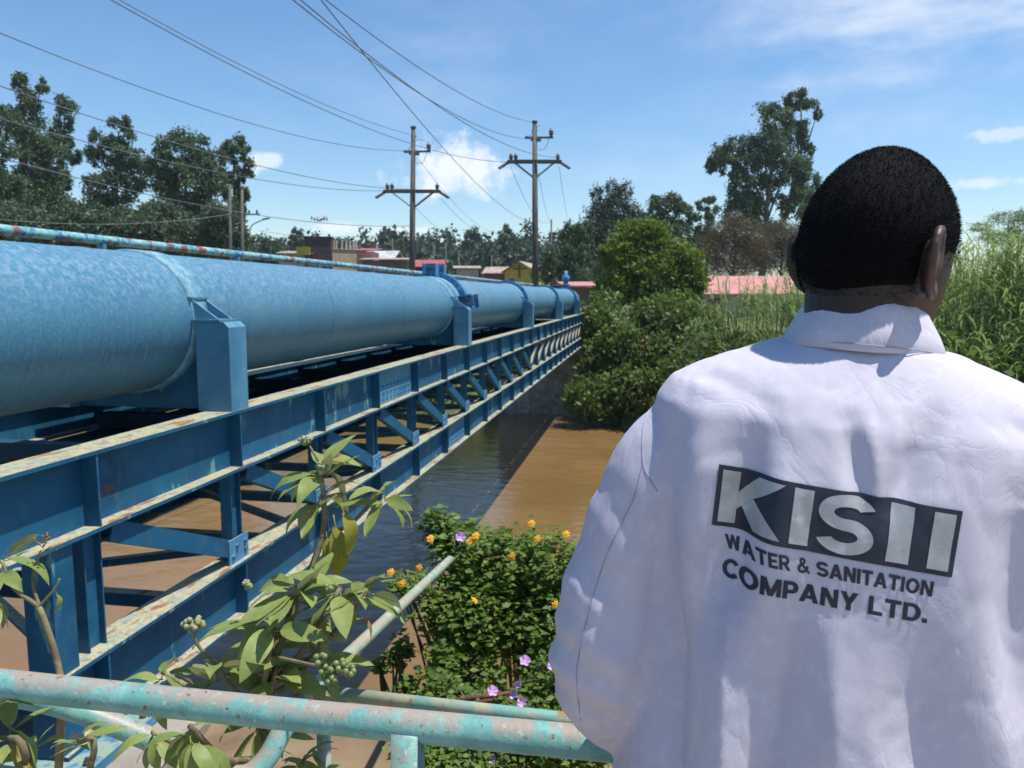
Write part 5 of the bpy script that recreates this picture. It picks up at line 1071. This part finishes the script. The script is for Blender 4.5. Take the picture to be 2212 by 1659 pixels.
def hit_px(px, py):                                              # where a view line meets the coat, in the coat's own frame
    o = TUi @ Vector((0, 0, 0)); d = (TUi.to_3x3() @ ray(px, py)).normalized(); h = bvl.ray_cast(o, d)
    return h[0] if h[0] is not None else None
def on_coat(lx, lz, off):
    h, nn, i, d = bvl.ray_cast(Vector((lx, -.6, lz)), Vector((0, 1, 0)))
    if h is None: h, nn = Vector((lx, -.16, lz)), Vector((0, -1, 0))
    if nn.y > 0: nn = -nn
    return TU @ (h+nn*off)
# collar
cl_ = MB(); NA = 40; rings = []
prof = [(.0590, .0600, 1.475), (.0595, .0610, 1.546), (.0610, .0640, 1.5575), (.0645, .0680, 1.5570), (.0730, .0770, 1.543), (.0850, .0880, 1.523), (.0975, .0985, 1.502), (.0955, .0965, 1.4990), (.0830, .0860, 1.519), (.0700, .0740, 1.538), (.0630, .0660, 1.547), (.0620, .0640, 1.475)]
for i in range(NA+1):
    a = R(-90)+R(-152)+R(304)*i/NA; fr = abs(i/NA-.5)*2
    for q, (rx, ry, zc_) in enumerate(prof):
        drop = -.030*fr**2.2; wv = .0022*math.sin(i*.9+q*.4)+(.003*math.sin(i*.45+1) if 4 < q < 9 else 0)
        cl_.v.append(tuple(TU @ Vector((-.008+(rx+wv)*math.cos(a)*.90, .016+(ry+wv)*math.sin(a), zc_+drop))))
K = len(prof)
cl_.f += [(i*K+q, i*K+(q+1) % K, (i+1)*K+(q+1) % K, (i+1)*K+q) for i in range(NA) for q in range(K)]+[tuple(range(K)), tuple(range(NA*K, NA*K+K))]
co_ = obj('collar', cl_, M['coat'], coat, True)
sb = obj('collar_stitching', MB().tube([TU @ Vector((-.008+(.0960)*math.cos(a)*.90, .016+.0965*math.sin(a), 1.5065-.030*(abs(i/30-.5)*2)**2.2)) for i, a in enumerate(np.linspace(R(-90-120), R(-90+120), 31))], .0007, 5), M['seam'], coat)
for pts_ in ([(1424, 832), (1400, 890), (1389, 932), (1389, 998), (1404, 1035), (1420, 1062)], [(1388, 1004), (1370, 1073), (1338, 1140), (1308, 1206), (1275, 1310), (1249, 1423), (1247, 1490), (1262, 1600), (1282, 1690)]):
    q = [hit_px(*p) for p in spline([(a, b_, 0) for a, b_ in pts_], 5) for p in [(p[0], p[1])]]
    q = [p for p in q if p is not None]
    o0 = TUi @ Vector((0, 0, 0)); obj('seam', MB().tube([TU @ (p+(o0-p).normalized()*.0002) for p in q], .0007, 5), M['seam'], coat)
# print on the back
def rect(x0, y0, x1, y1): return [(x0, y0), (x1, y0), (x1, y1), (x0, y1)]
def para(x0, y0, x1, y1, t): return [(x0-t/2, y0), (x0+t/2, y0), (x1+t/2, y1), (x1-t/2, y1)]
def rib(pts, tx, ty, n=4):
    c = spline([(a, b_, 0) for a, b_ in pts], n) if n else [Vector((a, b_, 0)) for a, b_ in pts]; L_, R_ = [], []
    for i, p in enumerate(c):
        t = (c[min(i+1, len(c)-1)]-c[max(i-1, 0)]).normalized(); L_.append((p.x-t.y*tx/2, p.y+t.x*ty/2)); R_.append((p.x+t.y*tx/2, p.y-t.x*ty/2))
    return [[L_[i], R_[i], R_[i+1], L_[i+1]] for i in range(len(c)-1)]
def arc(cx, cy, rx, ry, a0, a1, tx, ty, n=20):
    an = [R(a) for a in np.linspace(a0, a1, n)]; O = [(cx+(rx+tx/2)*math.cos(a), cy+(ry+ty/2)*math.sin(a)) for a in an]; I = [(cx+(rx-tx/2)*math.cos(a), cy+(ry-ty/2)*math.sin(a)) for a in an]
    return [[O[i], O[i+1], I[i+1], I[i]] for i in range(n-1)]
ST = rect(0, 0, .26, 1)
def s_poly(): return arc(.5, .70, .365, .20, 18, 270, .27, .20, 30)+arc(.5, .30, .365, .20, 90, -162, .27, .20, 30)
GL = {'W': (1.32, [para(.14, 1, .38, 0, .28), para(.38, 0, .66, 1, .25), para(.66, 1, .94, 0, .25), para(.94, 0, 1.18, 1, .28)]), 'A': (1.02, [para(.13, 0, .51, 1, .28), para(.89, 0, .51, 1, .28), rect(.27, .20, .75, .38)]),
      'T': (.84, [rect(0, .79, .84, 1), rect(.29, 0, .55, .785)]), 'E': (.76, [ST, rect(.262, .8, .74, 1), rect(.262, .41, .68, .59), rect(.262, 0, .76, .2)]),
      'R': (.92, [ST, *rib([(.262, .90), (.50, .90)], .2, .2, 0), *arc(.50, .68, .215, .22, 90, -90, .25, .2), *rib([(.50, .46), (.262, .46)], .2, .2, 0), para(.77, 0, .50, .40, .30)]),
      'P': (.84, [ST, *rib([(.262, .90), (.48, .90)], .2, .2, 0), *arc(.48, .66, .23, .24, 90, -90, .26, .2), *rib([(.48, .42), (.262, .42)], .2, .2, 0)]),
      'N': (.92, [ST, rect(.66, 0, .92, 1), para(.16, 1, .76, 0, .30)]), 'I': (.27, [rect(0, 0, .27, 1)]), 'M': (1.14, [rect(0, 0, .25, 1), rect(.89, 0, 1.14, 1), para(.15, 1, .57, .02, .29), para(.99, 1, .57, .02, .29)]),
      'O': (1.04, arc(.52, .5, .385, .405, 0, 360, .27, .21, 33)), 'C': (.88, arc(.52, .5, .385, .405, 38, 322, .27, .21, 27)), 'D': (.94, [ST, *rib([(.262, .9), (.44, .9)], .2, .2, 0), *arc(.44, .5, .36, .40, 90, -90, .27, .2, 17), *rib([(.44, .1), (.262, .1)], .2, .2, 0)]),
      'L': (.74, [ST, rect(.262, 0, .74, .21)]), 'Y': (.96, [para(.15, 1, .48, .40, .29), para(.81, 1, .48, .40, .29), rect(.35, 0, .61, .44)]), '.': (.26, [rect(0, 0, .26, .25)]),
      '&': (1.02, rib([(.98, .02), (.62, .36), (.32, .68), (.32, .88), (.48, .94), (.60, .82), (.50, .63), (.20, .42), (.13, .22), (.28, .09), (.50, .09), (.72, .24), (.88, .48)], .2, .17, 4)), ' ': (.36, [])}
GL['S'] = (.90, [[(a*.96-.03, b_) for a, b_ in p] for p in s_poly()])
def glyphs(text):
    """heavy sans capitals; every stroke sits a hair above the last one"""
    bm = bmesh.new(); x0 = 0.0; zz_ = 0.0
    for ch in text:
        w, polys = GL['S'] if ch == 'S' else GL[ch]
        for p in polys:
            if sum(p[i][0]*p[(i+1) % len(p)][1]-p[(i+1) % len(p)][0]*p[i][1] for i in range(len(p))) < 0: p = p[::-1]
            zz_ += 1.0
            try: bm.faces.new([bm.verts.new((x0+a, b_, zz_ % 40)) for a, b_ in p])
            except ValueError: pass
        x0 += w+.09
    me = bpy.data.meshes.new('t'); bm.to_mesh(me); bm.free(); return me
def polys_mesh(polys):
    bm = bmesh.new()
    for p in polys:
        if sum(p[i][0]*p[(i+1) % len(p)][1]-p[(i+1) % len(p)][0]*p[i][1] for i in range(len(p))) < 0: p = p[::-1]
        bm.faces.new([bm.verts.new((a, b_, 0)) for a, b_ in p])
    bmesh.ops.triangulate(bm, faces=bm.faces); me = bpy.data.meshes.new('t'); bm.to_mesh(me); bm.free(); return me
def decal(name, me, box, quad, mat, off, parent, cells=(40, 12), sx=(0, 1)):
    """lay a flat mesh on the back of the coat: its box goes to the quad given by four picture corners (tl, tr, br, bl)"""
    bm = bmesh.new(); bm.from_mesh(me); x0, y0, x1, y1 = box
    for i in range(1, cells[0]):
        bmesh.ops.bisect_plane(bm, geom=bm.verts[:]+bm.edges[:]+bm.faces[:], plane_co=(x0+(x1-x0)*i/cells[0], 0, 0), plane_no=(1, 0, 0))
    for i in range(1, cells[1]):
        bmesh.ops.bisect_plane(bm, geom=bm.verts[:]+bm.edges[:]+bm.faces[:], plane_co=(0, y0+(y1-y0)*i/cells[1], 0), plane_no=(0, 1, 0))
    bmesh.ops.remove_doubles(bm, verts=bm.verts, dist=1e-4)
    tl, tr, br, bl_ = quad
    for v in bm.verts:
        u = (v.co.x-x0)/(x1-x0); w = (v.co.y-y0)/(y1-y0); tp = tl.lerp(tr, u); bt = bl_.lerp(br, u); q = bt.lerp(tp, w); v.co = on_coat(q.x, q.z, off+v.co.z*1.5e-5)-root
    me2 = bpy.data.meshes.new(name); bm.to_mesh(me2); bm.free(); me2.shade_smooth(); return link(name, me2, mat, parent)
def bounds(me): c = np.array([v.co[:] for v in me.vertices]); return (c[:, 0].min(), c[:, 1].min(), c[:, 0].max(), c[:, 1].max())
def hit_px2(a, b_): h = hit_px(a, b_); return h
Q = [hit_px(1553, 1003), hit_px(2079, 1104), hit_px(2055, 1247), hit_px(1537, 1133)]
panel = decal('printed_panel', polys_mesh([[(0, 0), (1, 0), (1, 1), (0, 1)]]), (0, 0, 1, 1), Q, M['print'], .0012, coat, (80, 20))
def sub(u0, u1, w0=.075, w1=.93):
    def at(u, w): return Q[3].lerp(Q[2], u).lerp(Q[0].lerp(Q[1], u), w)
    return [at(u0, w1), at(u1, w1), at(u1, w0), at(u0, w0)]
KP = [[(0, 0), (.30, 0), (.30, 1), (0, 1)], [(.302, .285), (1, 1), (.62, 1), (.302, .615)], [(.385, .366), (.62, 0), (1, 0), (.575, .562)]]
decal('printed_letter', polys_mesh(KP), (0, 0, 1, 1), sub(.022, .292), M['silver'], .0019, coat, (16, 12))
IP = [(0, 0), (1, 0), (1, 1), (0, 1)]
for u0, u1 in ((.328, .410), (.728, .820), (.893, .978)): decal('printed_letter', polys_mesh([IP]), (0, 0, 1, 1), sub(u0, u1), M['silver'], .0019, coat, (6, 12))
sme = polys_mesh(s_poly()); decal('printed_letter', sme, bounds(sme), sub(.437, .672, .055, .95), M['silver'], .0019, coat, (14, 12))
for name, txt, pq, bold in (('printed_line', 'WATER & SANITATION', [(1565, 1152), (2018, 1256), (2012, 1290), (1569, 1185)], .030), ('printed_line', 'COMPANY LTD.', [(1562, 1204), (2006, 1308), (2001, 1346), (1559, 1244)], .034)):
    g_ = glyphs(txt); q = [hit_px(*p) for p in pq]; decal(name, g_, bounds(g_), q, M['print'], .0004, coat, (130, 16))
# trousers and shoes
for sx in (-1, 1):
    tr = MB().tube([TL @ Vector(p) for p in ((sx*.10, .0, .86), (sx*.105, .01, .55), (sx*.11, -.005, .30), (sx*.115, -.01, .07))], [.115, .092, .078, .082], 20); obj('trouser_leg', tr, M['trouser'], person, True)
    sh = MB(); n = 18; rows = [(-.13, .028, .07), (-.10, .040, .085), (-.04, .043, .085), (.03, .047, .07), (.09, .050, .05), (.13, .044, .038), (.155, .024, .028)]; vs = []
    for yy, w, h in rows:
        for k in range(n):
            a = 2*math.pi*k/n; vs.append(TL @ Vector((sx*.12+w*math.cos(a), yy+.03, max(.001, h*.5+h*.55*math.sin(a)))))
    sh.add(vs, [(i*n+k, i*n+(k+1) % n, (i+1)*n+(k+1) % n, (i+1)*n+k) for i in range(len(rows)-1) for k in range(n)]+[tuple(range(n)), tuple(range((len(rows)-1)*n, len(rows)*n))]); obj('shoe', sh, M['shoe'], person, True)

# ------------------------------------------------------------------ air between the viewer and the hills
hz = MB().lohi((-420, -95, -7.2), (420, 880, 30.0)); ho = obj('haze', hz, None)
hm_ = bpy.data.materials.new('thin_haze'); hm_.use_nodes = True; t = hm_.node_tree; t.nodes.clear(); o_ = tn(t, 'ShaderNodeOutputMaterial'); v_ = tn(t, 'ShaderNodeVolumePrincipled')
v_.inputs['Color'].default_value = (.80, .88, 1.0, 1); v_.inputs['Density'].default_value = .0003; v_.inputs['Anisotropy'].default_value = .2; t.links.new(v_.outputs[0], o_.inputs['Volume']); ho.data.materials.append(hm_)
tag(ho, 'thin bluish daytime haze over river and town', 'haze', kind='stuff')
